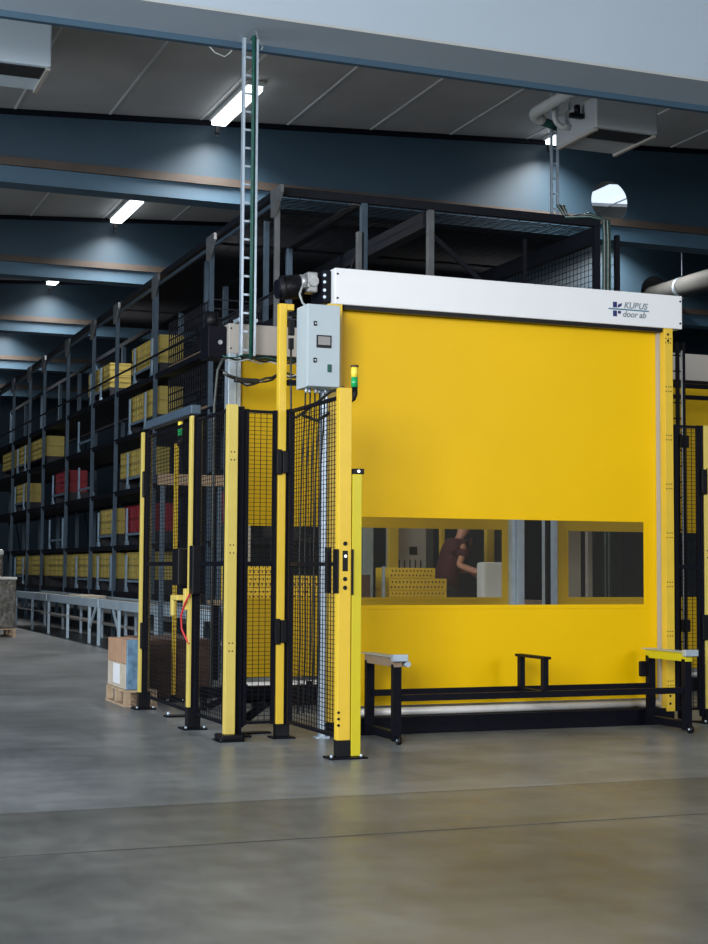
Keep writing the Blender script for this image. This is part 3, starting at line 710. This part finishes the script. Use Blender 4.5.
for (x, y, lb) in ((3.17, 12.0, 'black floor plate with bolt behind the far left gate'), (3.17, 10.44, 'black floor plate with bolt just behind the pale corner post')):
    t = thing('anchor_plate', (x, y, 0), lb, 'anchor plate')
    MB().bbox(x-.1, x+.12, y-.05, y+.05, 0, .015, .003).build('plate', 'black_steel', t)
    MB().cyl((x-.07, y, .015), (x-.07, y, .04), .014, 8).each('bolt', 'galvanised', t)

# inner yellow post with beacon
IP = fence_post(3.475, 3.51, 13.33, 13.38, 2.31, 'thin yellow post with a signal light, seen through the left mesh gate', 'post_yellow', .05)
beacon(3.52, 13.34, 2.345, 'signal light on the thin inner post, seen through the left gate')

# ------------------------------------------------------------------ storage rack
RK = thing('storage_rack', (6.3, 17.3, 0), 'long dark steel storage rack running back along the left', 'rack')
YC = [17.3, 20.15, 23.29, 26.07, 28.07, 30.58, 33.3, 35.2, 37.6, 40.2, 42.8, 45.4]
LV = [.75, 1.53, 2.465, 3.37, 4.19]
ZT = 5.72
for i, y in enumerate(YC):
    q = MB(); q.bbox(5.70, 5.765, y-.024, y+.024, 0, ZT, .004); q.build('upright', 'rack_light' if i == 0 else 'rack_blue', RK)
    q = MB(); q.bbox(6.82, 6.90, y-.04, y+.04, 0, ZT, .004); q.build('upright', 'rack_blue', RK)
    q = MB()
    q.prism([(y-.34, ZT-.06), (y-.03, ZT-.30), (y+.03, ZT-.30), (y+.05, ZT+.03), (y-.34, ZT+.03)], 0, 5.66, 5.70)
    q.build('gusset_plate', 'rack_light', RK)
for k, z in enumerate(LV):
    for x in (5.72, 6.84):
        MB().box(x, x+.05, YC[0], YC[-1], z-.05, z+.03).build('beam', 'rack_beam', RK)
    MB().box(5.80, 6.82, YC[0], YC[-1], z+.0, z+.02).build('shelf_deck', 'deck_grey', RK)
for k, z in enumerate(LV[1:]):
    MB().box(5.70, 5.72, YC[0], YC[-1], z+.30 if k == 3 else z+.0, (z+.33 if k == 3 else z+.02)).build('front_rail', 'rack_beam', RK)
for x in (5.72, 6.84): 
    MB().box(x-.02, x+.06, YC[0], YC[-1], ZT-.03, ZT+.05).build('top_beam', 'rack_beam', RK)
MB().box(5.69, 5.72, YC[0], YC[-1], ZT-.14, ZT-.10).build('top_rail', 'rack_blue', RK)
# diagonals in the back plane
q = MB()
for i in range(0, len(YC)-1, 2):
    q.bar((6.9, YC[i], 1.0), (6.9, YC[i+1], 3.2), .02, .04); q.bar((6.9, YC[i+1], 3.2), (6.9, YC[i], 5.4), .02, .04)
q.build('back_brace', 'rack_beam', RK)
for i, y in enumerate(YC[:3]):
    MB().box(6.0, 6.06, y+1.3, y+1.36, 4.19, 5.7).build('stub_post', 'rack_blue', RK)

# mesh roof frame over the aisle, on the rack's right
RF = thing('mesh_roof_frame', (8.5, 17.3, 0), 'black mesh-topped steel frame above and behind the front door', 'steel frame')
for x, yy, zt in ((5.75, 17.3, 5.70), (6.81, 17.3, 5.34), (7.76, 17.3, 5.70), (10.15, 17.3, 5.70)):
    if x > 6: MB().bbox(x-.04, x+.04, yy-.04, yy+.04, 0, zt, .004).build('upright', 'rack_light' if x < 9 else 'rack_beam', RF)
for k, y in enumerate((17.3, 20.15, 23.29, 26.07, 28.07)):
    MB().box(5.79, 10.19, y-.045, y+.045, 5.70, 5.80).build('cross_beam', 'rack_beam', RF)
    if k: MB().bbox(10.11, 10.19, y-.04, y+.04, 0, 5.70, .004).build('upright', 'rack_beam', RF); MB().bbox(7.72, 7.80, y-.04, y+.04, 0, 5.70, .004).build('upright', 'rack_beam', RF)
for x, wd in ((7.76, .16), (10.15, .09)): MB().box(x-wd/2, x+wd/2, 17.35, 28.0, 5.48, 5.699).build('long_beam', 'rack_beam', RF)
q = MB()
y = 17.4
while y < 28: q.bar((5.8, y, 5.69), (10.12, y, 5.69), .012); y += .07
x = 5.9
while x < 10.1: q.bar((x, 17.35, 5.697), (x, 28, 5.697), .006); x += .15
q.build('roof_mesh', 'wire_black', RF)
q = MB(); q.bar((7.8, 17.5, 5.5), (9.2, 17.5, 4.4), .03, .06); q.each('brace', 'rack_beam', RF)
q = MB()
for i in range(45): y = 17.4+i*.1; q.bar((10.15, y, 3.4), (10.15, y, 5.6), .006)
for i in range(28): z = 3.4+i*.08; q.bar((10.15, 17.35, z), (10.15, 21.9, z), .006)
q.build('side_mesh', 'wire_black', RF)
q = MB()
for xx in (9.4,): q.box(xx, xx+.04, 17.9, 17.94, 3.2, 5.6)
q.box(10.45, 10.51, 17.3, 17.36, 0, 5.62)
for i in range(14): q.bar((10.19, 17.33, 3.3+i*.16), (10.45, 17.33, 3.3+i*.16), .006)
q.build('mesh_post', 'rack_beam', RF)

# ------------------------------------------------------------------ rack contents
def crate(m, name, sy_=.48, h=.22):
    o = bpy.data.objects.new(name, None); COL.objects.link(o)
    ORIGIN[o.name] = Vector()
    q = MB(); w2 = .19; y2 = sy_/2-.012
    q.box(-w2, w2, -y2, y2, 0, .02); q.box(-w2, -w2+.015, -y2, y2, .02, h); q.box(w2-.015, w2, -y2, y2, .02, h)
    q.box(-w2+.015, w2-.015, -y2, -y2+.015, .02, h); q.box(-w2+.015, w2-.015, y2-.015, y2, .02, h)
    q.build('tub', m, o)
    r_ = MB()
    for z in (h-.03, h*.45): 
        r_.box(-w2-.012, -w2-.001, -y2, y2, z, z+.022); r_.box(-w2, w2, -y2-.011, -y2-.001, z, z+.022)
    for k in range(4): yy = -y2+.02+k*(2*y2-.05)/3; r_.box(-w2-.012, -w2-.001, yy, yy+.012, .02, h-.03)
    r_.build('rib', m, o)
    return o
protoY = crate('crate_yellow', 'plastic_crate'); protoR = crate('crate_red', 'plastic_crate')
used = {'y': False, 'r': False}
SH = ['bottom shelf', 'second shelf up', 'third shelf up', 'fourth shelf up', 'top shelf']
BAYN = ['first bay', 'second bay', 'third bay', 'fourth bay', 'fifth bay', 'sixth bay', 'seventh bay', 'eighth bay', 'ninth bay', 'tenth bay', 'eleventh bay', 'twelfth bay']
def bay_of(y):
    b = 0
    for i, v in enumerate(YC):
        if y >= v: b = i
    return BAYN[b]
NTH = ['nearest', 'second', 'third', 'fourth', 'fifth', 'sixth', 'seventh', 'eighth']
seen_blocks = {}
def crates(lv, ya, yb, kind, rows=2):
    z0 = LV[lv]+.02
    n = max(1, int(round((yb-ya)/.48)))
    # dark carrier trays under the crates
    key = (lv, bay_of((ya+yb)/2)); seen_blocks[key] = seen_blocks.get(key, 0)+1
    suf = '' if seen_blocks[key] == 1 else ' farther group'
    cr = thing('carrier_tray', (6.15, (ya+yb)/2, z0), 'dark load tray on the %s of the rack, %s%s' % (SH[lv], bay_of((ya+yb)/2), suf), 'tray', 'dark load trays in the rack')
    q = MB(); q.box(5.82, 6.3, ya, ya+n*.48, z0+.18, z0+.22); q.build('deck', 'carrier_dark', cr)
    q = MB()
    for yy in (ya, ya+n*.48-.06): q.box(5.84, 6.28, yy, yy+.06, z0, z0+.18)
    q.each('runner', 'carrier_dark', cr)
    for i in range(n):
        for j in range(rows):
            k = kind
            pr_ = protoY if k == 'y' else protoR
            loc = (6.03, ya+.24+i*.48, z0+.225+j*.226)
            if not used[k]: o = pr_; o.location = loc; used[k] = True
            else: o = copy_thing(pr_, loc)
            tag(o, '%s plastic crate, %s one of the %s row%s, on the %s, %s' % ('yellow' if k == 'y' else 'red', NTH[i], 'upper' if j else 'lower', suf, SH[lv], bay_of((ya+yb)/2)), 'crate', 'crates in the storage rack')
def stops(lv, ya, yb, label, hgt=.62):
    z0 = LV[lv]+.03
    t = thing('load_stop', (5.76, (ya+yb)/2, z0), label, 'load stop', 'pale load stops on the rack front')
    for yy in (ya, yb):
        q = MB(); q.box(5.755, 5.785, yy-.022, yy+.022, z0+.03, z0+hgt); q.build('stop_bar', 'stop_blue', t)
        q = MB(); q.prism([(yy-.07, z0), (yy+.07, z0), (yy+.022, z0+.08), (yy-.022, z0+.08)], 0, 5.75, 5.80); q.build('foot', 'stop_blue', t)
    q = MB(); q.box(5.76, 5.78, ya, yb, z0+.16, z0+.20); q.build('cross_bar', 'stop_blue', t)
# (level, y from, y to, kind)
for lv, ya, yb, k in ((4, 23.45, 25.5, 'y'), (4, 27.1, 29.0, 'y'), (3, 23.45, 25.4, 'y'), (3, 33.5, 37.3, 'y'), (3, 38.0, 40.0, 'y'),
                      (2, 24.2, 25.9, 'y'), (2, 36.2, 37.5, 'y'), (2, 30.9, 32.2, 'r'), (1, 23.8, 25.6, 'r'), (1, 26.3, 27.6, 'y'),
                      (0, 23.6, 25.7, 'y'), (0, 26.3, 27.7, 'y'), (0, 28.4, 30.2, 'y'), (0, 31.1, 33.1, 'y'), (0, 33.6, 35.1, 'y'), (0, 36.0, 37.5, 'y'),
                      (1, 18.0, 19.9, 'r')):
    crates(lv, ya, yb, k)
for lv, ya, yb, in ((4, 23.7, 24.9), (4, 27.6, 28.5), (3, 24.1, 25.2), (2, 24.3, 25.3), (1, 24.2, 25.3), (0, 24.2, 25.3), (0, 26.5, 27.6), (1, 26.4, 27.6), (3, 28.3, 29.6),
                    (2, 28.2, 29.5), (1, 31.1, 32.6), (2, 30.8, 32.3), (2, 36.1, 37.4), (3, 36.0, 37.1), (0, 28.4, 29.6), (0, 36.0, 37.2)):
    stops(lv, ya, yb, 'pair of pale blue stop bars on the %s, %s' % (SH[lv], bay_of(ya)))
# wire cages in the second bay
def cage(lv, ya, yb, label, h=.62):
    z0 = LV[lv]+.02
    t = thing('wire_cage', (6.2, (ya+yb)/2, z0), label, 'wire cage', 'wire cages in the rack')
    q = MB(); q.box(5.84, 6.6, ya, yb, z0, z0+.10); q.build('base', 'board_brown', t)
    q = MB(); n = int((yb-ya)/.12)
    for i in range(n+1): yy = ya+(yb-ya)*i/n; q.box(5.84, 5.856, yy-.008, yy+.008, z0+.10, z0+h); q.box(6.58, 6.596, yy-.008, yy+.008, z0+.10, z0+h)
    for i in range(6): z = z0+.10+(h-.10)*i/5; q.box(5.84, 5.856, ya, yb, z-.008, z+.008); q.box(5.84, 6.596, ya-.008, ya+.008, z-.008, z+.008)
    q.build('bars', 'rack_beam', t)
cage(4, 20.5, 22.9, 'large wire cage on the top shelf, second bay', .75)
cage(3, 20.5, 22.9, 'large wire cage on the fourth shelf up, second bay', .7)

# conveyor along the rack front
CV = thing('conveyor', (5.2, 24, 0), 'long pale blue roller conveyor along the foot of the rack', 'conveyor')
cuts = [17.0, 20.1, 23.12, 27.6, 31.6]
for a, b in zip(cuts, cuts[1:]):
    q = MB(); q.bbox(4.85, 4.89, a+.03, b-.03, .575, .705, .004); q.build('front_fascia', 'conveyor_paint', CV)
q = MB(); q.box(5.45, 5.49, 17, 31.6, .57, .70); q.build('rear_fascia', 'conveyor_paint', CV)
q = MB(); q.box(4.89, 5.45, 17, 31.6, .60, .675); q.build('bed', 'conveyor_dark', CV)
for i, y in enumerate((17.4, 19.6, 21.8, 23.2, 23.9, 25.7, 27.5, 29.25, 31.2)):
    for x in (4.86, 5.44):
        q = MB(); q.bbox(x, x+.04, y-.03, y+.03, 0, .575, .003); q.build('leg', 'conveyor_paint', CV)
q = MB(); q.bar((4.88, 23.86, .25), (4.88, 23.45, .56), .03, .03); q.bar((4.88, 21.8, .25), (4.88, 22.2, .56), .03, .03); q.each('brace', 'conveyor_paint', CV)
q = MB(); q.box(5.45, 5.47, 17, 31.6, .22, .27); q.box(4.87, 4.885, 23.9, 31.4, .36, .385); q.build('stretcher', 'housing_grey', CV)
t = thing('cardboard_sheet', (5.15, 25.4, .675), 'flat beige cardboard tray lying on the conveyor', 'cardboard')
MB().bbox(4.95, 5.35, 24.9, 26.1, .676, .72, .004).build('sheet', 'cardboard_pale', t)

# ------------------------------------------------------------------ loads on the floor
PB = thing('cardboard_box', (3.08, 13.3, .15), 'film-wrapped cardboard boxes on a pallet at the left fence', 'box')
def pallet(x0, x1, y0, y1, label):
    t = thing('wooden_pallet', ((x0+x1)/2, (y0+y1)/2, 0), label, 'pallet')
    for i in range(3):
        xx = x0+(x1-x0-.05)*i/2
        q = MB()
        for yy in (y0, (y0+y1)/2-.04, y1-.08): q.bbox(xx, xx+.05, yy, yy+.08, .02, .12, .003)
        q.each('block', 'pallet_wood', t)
        MB().box(xx-.005, xx+.055, y0, y1, 0, .018).build('skid', 'pallet_wood', t)
    q = MB(); n = 5
    for i in range(n): yy = y0+(y1-y0-.1)*i/(n-1); q.box(x0, x1, yy, yy+.1, .122, .142)
    q.each('deck_board', 'pallet_wood', t)
pallet(2.96, 3.24, 12.94, 13.70, 'small pale wooden pallet under the cardboard boxes')
ORIGIN[PB.name] = Vector((3.08, 13.3, .15))
MB().bbox(2.97, 3.16, 12.99, 13.69, .145, .36, .006).build('lower_carton', 'cardboard_pale', PB, label='pale lower carton')
MB().bbox(2.97, 3.16, 12.99, 13.32, .362, .57, .006).build('upper_carton', 'cardboard', PB)
MB().bbox(2.97, 3.16, 13.33, 13.69, .362, .565, .006).build('upper_carton', 'cardboard', PB)
MB().bbox(2.975, 3.165, 12.955, 12.988, .145, .575, .006).build('film_side', 'film_blue', PB, label='bluish stretch film')
MB().box(2.966, 2.9695, 13.2, 13.45, .18, .35).build('paper_label', 'paper_white', PB)
t = thing('brown_crate', (3.9, 13.6, 0), 'low dark brown crate behind the left mesh gate', 'crate')
MB().bbox(3.25, 3.85, 13.42, 14.3, .02, .55, .01).build('body', 'dark_wood', t)
q = MB()
for z in (.14, .26, .38, .50): q.box(3.25, 3.85, 13.405, 13.419, z, z+.015)
q.build('slat', 'dark_wood', t)
t = thing('guard_board', (4.2, 16, 0), 'brown horizontal board seen through the upper left mesh', 'board')
MB().bbox(3.98, 4.75, 15.98, 16.02, 2.08, 2.20, .004).build('board', 'board_brown', t)
for x in (4.02, 4.66): MB().bbox(x, x+.05, 16.02, 16.07, 0, 2.2, .004).build('upright', 'rack_blue', t)
# wrapped loads at the left edge
pallet(3.45, 4.10, 26.2, 27.2, 'wooden pallet under the wrapped load at the left edge')
t = thing('wrapped_load', (3.8, 26.6, .145), 'dark film-wrapped pallet load at the left edge', 'wrapped load')
MB().bbox(3.45, 4.10, 26.22, 27.18, .145, .98, .03).build('wrap', 'film_dark', t)
MB().bbox(3.44, 4.11, 26.21, 27.19, .97, 1.01, .01).build('top_sheet', 'film_white', t, label='white top sheet')
t = thing('wrapped_load', (3.8, 30.6, 0), 'taller film-wrapped load behind the dark one at left edge', 'wrapped load')
MB().bbox(4.02, 4.52, 30.6, 31.3, 0, 1.42, .04).build('wrap', 'film_dark', t)
MB().bbox(4.01, 4.53, 30.59, 31.31, 1.41, 1.52, .04).build('top_sheet', 'film_white', t)

# ------------------------------------------------------------------ work area behind the rear door
WT = thing('work_table', (7.1, 15.4, 0), 'dark work table behind the doors, seen through the window', 'table')
MB().bbox(6.2, 8.3, 15.15, 15.85, .80, .85, .006).build('table_top', 'board_brown', WT)
for x in (6.25, 8.2):
    for y in (15.2, 15.75): MB().bbox(x, x+.05, y, y+.05, 0, .80, .004).build('leg', 'black_steel', WT)
def grid_crate(x, y, z, wd, h, label):
    t = thing('slotted_crate', (x, y, z), label, 'crate', 'yellow slotted crates on the work table')
    q = MB(); q.bbox(x, x+wd, y, y+.4, z, z+h, .008); q.build('body', 'tote_yellow', t)
    q = MB(); n = int(wd/.045)
    for i in range(n): xx = x+.02+i*(wd-.04)/n; q.box(xx, xx+.014, y-.002, y+.001, z+h*.2, z+h*.38); q.box(xx+.012, xx+.026, y-.002, y+.001, z+h*.62, z+h*.8)
    q.build('slots', 'dark_wood', t)
grid_crate(6.41, 15.35, .852, .69, .105, 'bottom yellow slotted crate on the work table')
grid_crate(6.41, 15.35, .959, .69, .13, 'middle yellow slotted crate on the work table')
grid_crate(6.41, 15.35, 1.091, .55, .115, 'top yellow slotted crate of the stack, shorter than the others')
WT2 = thing('work_table', (5.1, 15.5, 0), 'second dark work table, seen through the narrow left mesh panel', 'table')
MB().bbox(4.5, 6.0, 15.15, 15.85, .80, .85, .006).build('table_top', 'board_brown', WT2)
for x in (4.55, 5.8):
    for y in (15.2, 15.75): MB().bbox(x, x+.05, y, y+.05, 0, .80, .004).build('leg', 'black_steel', WT2)
grid_crate(4.62, 15.35, .852, .62, .13, 'bottom left yellow slotted crate behind the left mesh panel')
grid_crate(4.62, 15.35, .984, .62, .13, 'middle left yellow slotted crate behind the left mesh panel')
grid_crate(4.62, 15.35, 1.116, .62, .13, 'top left yellow slotted crate behind the left mesh panel')
grid_crate(5.25, 15.35, .852, .5, .13, 'bottom right yellow slotted crate behind the left mesh panel')
grid_crate(5.25, 15.35, .984, .5, .13, 'middle right yellow slotted crate behind the left mesh panel')
t = thing('machine_column', (5.0, 16.3, 0), 'grey column above the crates behind the narrow left mesh panel', 'column')
MB().bbox(4.98, 5.12, 16.28, 16.34, .012, 2.6, .004).build('column', 'housing_grey', t)
MB().box(4.95, 5.15, 16.25, 16.37, 0, .012).build('base_plate', 'black_steel', t)
t = thing('steel_upright', (6.3, 15.1, 0), 'thin pale upright just left of the yellow crates behind the window', 'upright')
MB().bbox(6.215, 6.24, 15.05, 15.09, 0, 1.22, .003).build('upright', 'galvanised', t)
t = thing('white_sack', (7.83, 15.5, .852), 'white rounded sack standing in front of the person', 'sack')
MB().bbox(7.52, 7.87, 15.3, 15.48, .853, 1.275, .035).build('sack', 'paper_white', t)
t = thing('wire_basket', (6.1, 15.3, 0), 'dark brown box on legs at the left end of the window view', 'box')
MB().bbox(5.88, 6.13, 15.2, 15.6, .75, 1.13, .01).build('body', 'dark_wood', t)
for x in (5.9, 6.08):
    for y in (15.22, 15.55): MB().box(x, x+.03, y, y+.03, 0, .75).build('leg', 'black_steel', t)
t = thing('control_cabinet', (7.34, 16.9, 0), 'grey machine cabinet seen through the window behind the crates', 'cabinet')
MB().bbox(7.0, 7.46, 16.72, 16.88, 0, 2.0, .008).build('body', 'housing_grey', t)
MB().bbox(7.24, 7.34, 16.71, 16.721, 1.36, 1.46, .004).build('screen', 'black_plastic', t)
q = MB()
for i in range(6): q.box(7.03+i*.07, 7.045+i*.07, 16.712, 16.719, 1.15, 1.30)
q.build('vent', 'deck_grey', t)
for (x, wd, y, m, lb) in ((6.93, .12, 16.6, 'post_yellow', 'wide yellow column left of the grey machine cabinet'), (7.60, .05, 16.6, 'post_yellow', 'thin yellow column right of the grey machine cabinet'),
                          (8.21, .10, 16.6, 'post_yellow', 'yellow column just above the white sack'), (8.42, .10, 17.05, 'cream_yellow', 'second yellow column right of the white sack'),
                          (6.72, .13, 16.9, 'galvanised', 'grey-blue column at the left end of the window view'), (6.98, .05, 13.6, 'cream_yellow', 'thin yellow column between the two rear doors'),
                          (8.20, .16, 14.6, 'housing_grey', 'wide grey column behind the rear right door window'), (8.62, .06, 14.9, 'housing_grey', 'narrow grey column behind the rear right door window')):
    t = thing('machine_column', (x, y, 0), lb, 'column')
    MB().bbox(x, x+wd, y, y+.06, .012, 2.6, .004).build('column', m, t)
    MB().box(x-.03, x+wd+.03, y-.03, y+.09, 0, .012).build('base_plate', 'black_steel', t)

# added fill lights, hidden behind the housings, to brighten the cell and rear doors
def fill_light(x, y, z, label, e):
    t = thing('fill_light', (x, y, z), label, 'lamp', 'added fill lights inside the cell')
    MB().bbox(x-.6, x+.6, y-.07, y+.07, z, z+.06, .006).build('casing', 'pipe_white', t)
    MB().bbox(x-.57, x+.57, y-.05, y+.05, z-.02, z-.001, .004).build('tube', 'lamp_glow', t)
    q = MB()
    for dx in (-.5, .5): q.box(x+dx, x+dx+.04, y-.09, y-.072, z-.0, 3.35)
    q.each('mount', 'black_steel', t)
    l = bpy.data.lights.new('lamp_light', 'AREA'); l.shape = 'RECTANGLE'; l.size = 1.1; l.size_y = .1; l.energy = e; l.color = (.96, .98, 1)
    o = bpy.data.objects.new('lamp_light', l); COL.objects.link(o); o.parent = t; o.location = (0, 0, -.03)
fill_light(5.3, 10.70, 3.02, 'added unseen fill light behind the white door housing', 10)
fill_light(5.6, 13.45, 3.02, 'added unseen fill light behind the grey door housing', 30)
# ------------------------------------------------------------------ the person
def skin_chain(name, verts, edges, radii, m, parent, root=0, sub=2):
    me = bpy.data.meshes.new(name)
    bm = bmesh.new(); lay = bm.verts.layers.skin.verify(); vs = [bm.verts.new(Vector(v)-ORIGIN[parent.name]) for v in verts]
    for i, r_ in enumerate(radii):
        vs[i][lay].radius = r_ if isinstance(r_, tuple) else (r_, r_); vs[i][lay].use_root = (i == root)
    for a_, b_ in edges: bm.edges.new((vs[a_], vs[b_]))
    bm.to_mesh(me); bm.free()
    o = bpy.data.objects.new(name, me); COL.objects.link(o)
    o.modifiers.new('skin', 'SKIN')
    ss = o.modifiers.new('sub', 'SUBSURF'); ss.levels = sub; ss.render_levels = sub
    dg = bpy.context.evaluated_depsgraph_get(); dg.update()
    me2 = bpy.data.meshes.new_from_object(o.evaluated_get(dg)); COL.objects.unlink(o); bpy.data.objects.remove(o)
    me2.materials.clear(); me2.materials.append(MATS[m] if isinstance(m, str) else m)
    for p_ in me2.polygons: p_.use_smooth = True
    ob = bpy.data.objects.new(name, me2); COL.objects.link(ob); ob.parent = parent; ORIGIN[ob.name] = ORIGIN[parent.name]
    return ob
bx, by = 7.50, 16.15
PE = thing('person', (bx, by, 0), 'person in dark maroon shirt bending an arm over the white sack', 'person')
body_v = [(bx-.04, by, .95), (bx-.03, by, 1.12), (bx+.01, by, 1.30), (bx+.07, by, 1.44), (bx+.11, by, 1.52), (bx+.15, by, 1.59), (bx+.19, by, 1.66), (bx+.20, by, 1.76),
          (bx+.10, by-.17, 1.48), (bx+.07, by-.23, 1.38), (bx-.01, by-.28, 1.24), (bx+.12, by-.40, 1.18), (bx+.20, by-.50, 1.15),
          (bx+.10, by+.17, 1.48), (bx+.08, by+.23, 1.36), (bx+.08, by+.25, 1.22), (bx+.24, by+.16, 1.18), (bx+.32, by+.12, 1.17),
          (bx, by-.10, .90), (bx+.02, by-.11, .50), (bx-.02, by-.11, .10), (bx+.08, by-.11, .05), (bx, by+.10, .90), (bx+.02, by+.11, .50), (bx-.02, by+.11, .10), (bx+.08, by+.11, .05)]
ed = [(0, 1), (1, 2), (2, 3), (3, 4), (4, 5), (5, 6), (6, 7), (3, 8), (8, 9), (9, 10), (10, 11), (11, 12), (3, 13), (13, 14), (14, 15), (15, 16), (16, 17),
      (0, 18), (18, 19), (19, 20), (20, 21), (0, 22), (22, 23), (23, 24), (24, 25)]
rad = [(.09, .07), (.10, .07), (.10, .075), (.09, .07), .05, .05, .085, .08, .045, .040, .041, .036, .027, .058, .050, .041, .036, .027, .085, .06, .042, .035, .085, .06, .042, .035]
skin_chain('body', body_v, ed, rad, 'skin', PE)
# shirt and trousers a little larger than the body
skin_chain('shirt', [body_v[i] for i in (0, 1, 2, 3, 8, 9, 13, 14)]+[(bx+.11, by, 1.52), (bx+.035, by-.25, 1.32), (bx+.08, by+.24, 1.30), (bx-.04, by, .88)], [(0, 1), (1, 2), (2, 3), (3, 4), (4, 5), (3, 6), (6, 7), (3, 8), (5, 9), (7, 10), (0, 11)], [(.165, .14), (.17, .145), (.18, .15), (.165, .14), .10, .082, .10, .082, .075, .07, .07, (.165, .14)], 'shirt_maroon', PE)
skin_chain('trousers', [body_v[i] for i in (0, 18, 19, 20, 22, 23, 24)]+[(bx-.035, by, 1.06)], [(0, 1), (1, 2), (2, 3), (0, 4), (4, 5), (5, 6), (0, 7)], [(.155, .13), .11, .08, .065, .11, .08, .065, (.15, .13)], 'trousers_dark', PE)
skin_chain('hair', [(bx+.16, by, 1.73), (bx+.17, by, 1.79), (bx+.19, by, 1.82)], [(0, 1), (1, 2)], [.09, .085, .06], 'hair_dark', PE)
q = MB(); hx, hz = bx+.285, 1.69
q.bbox(hx-.01, hx+.022, by-.012, by+.012, hz-.015, hz+.02, .006); q.build('nose', 'skin', PE)
for sgn, hand0 in ((-1, Vector(body_v[12])), (1, Vector(body_v[17]))):
    d = Vector((.8, -.45 if sgn < 0 else -.25, -.35)).normalized(); side = d.cross(Vector((0, 0, 1))).normalized(); upv = side.cross(d)
    q = MB()
    for k in range(4):
        L = (.068, .078, .074, .058)[k]; o0 = hand0+d*.07+upv*(.028-.019*k)
        q.tube([hand0+d*.01+upv*(.02-.012*k), o0, o0+d*L*.5-side*.006, o0+d*L*.8-side*.022*(-1 if sgn < 0 else 1)], .0085, 8)
    q.tube([hand0+d*.01+upv*.02, hand0+d*.03+upv*.045, hand0+d*.06+upv*.055], .010, 8)
    q.build('fingers', 'skin', PE)
print('objects', len(bpy.data.objects))
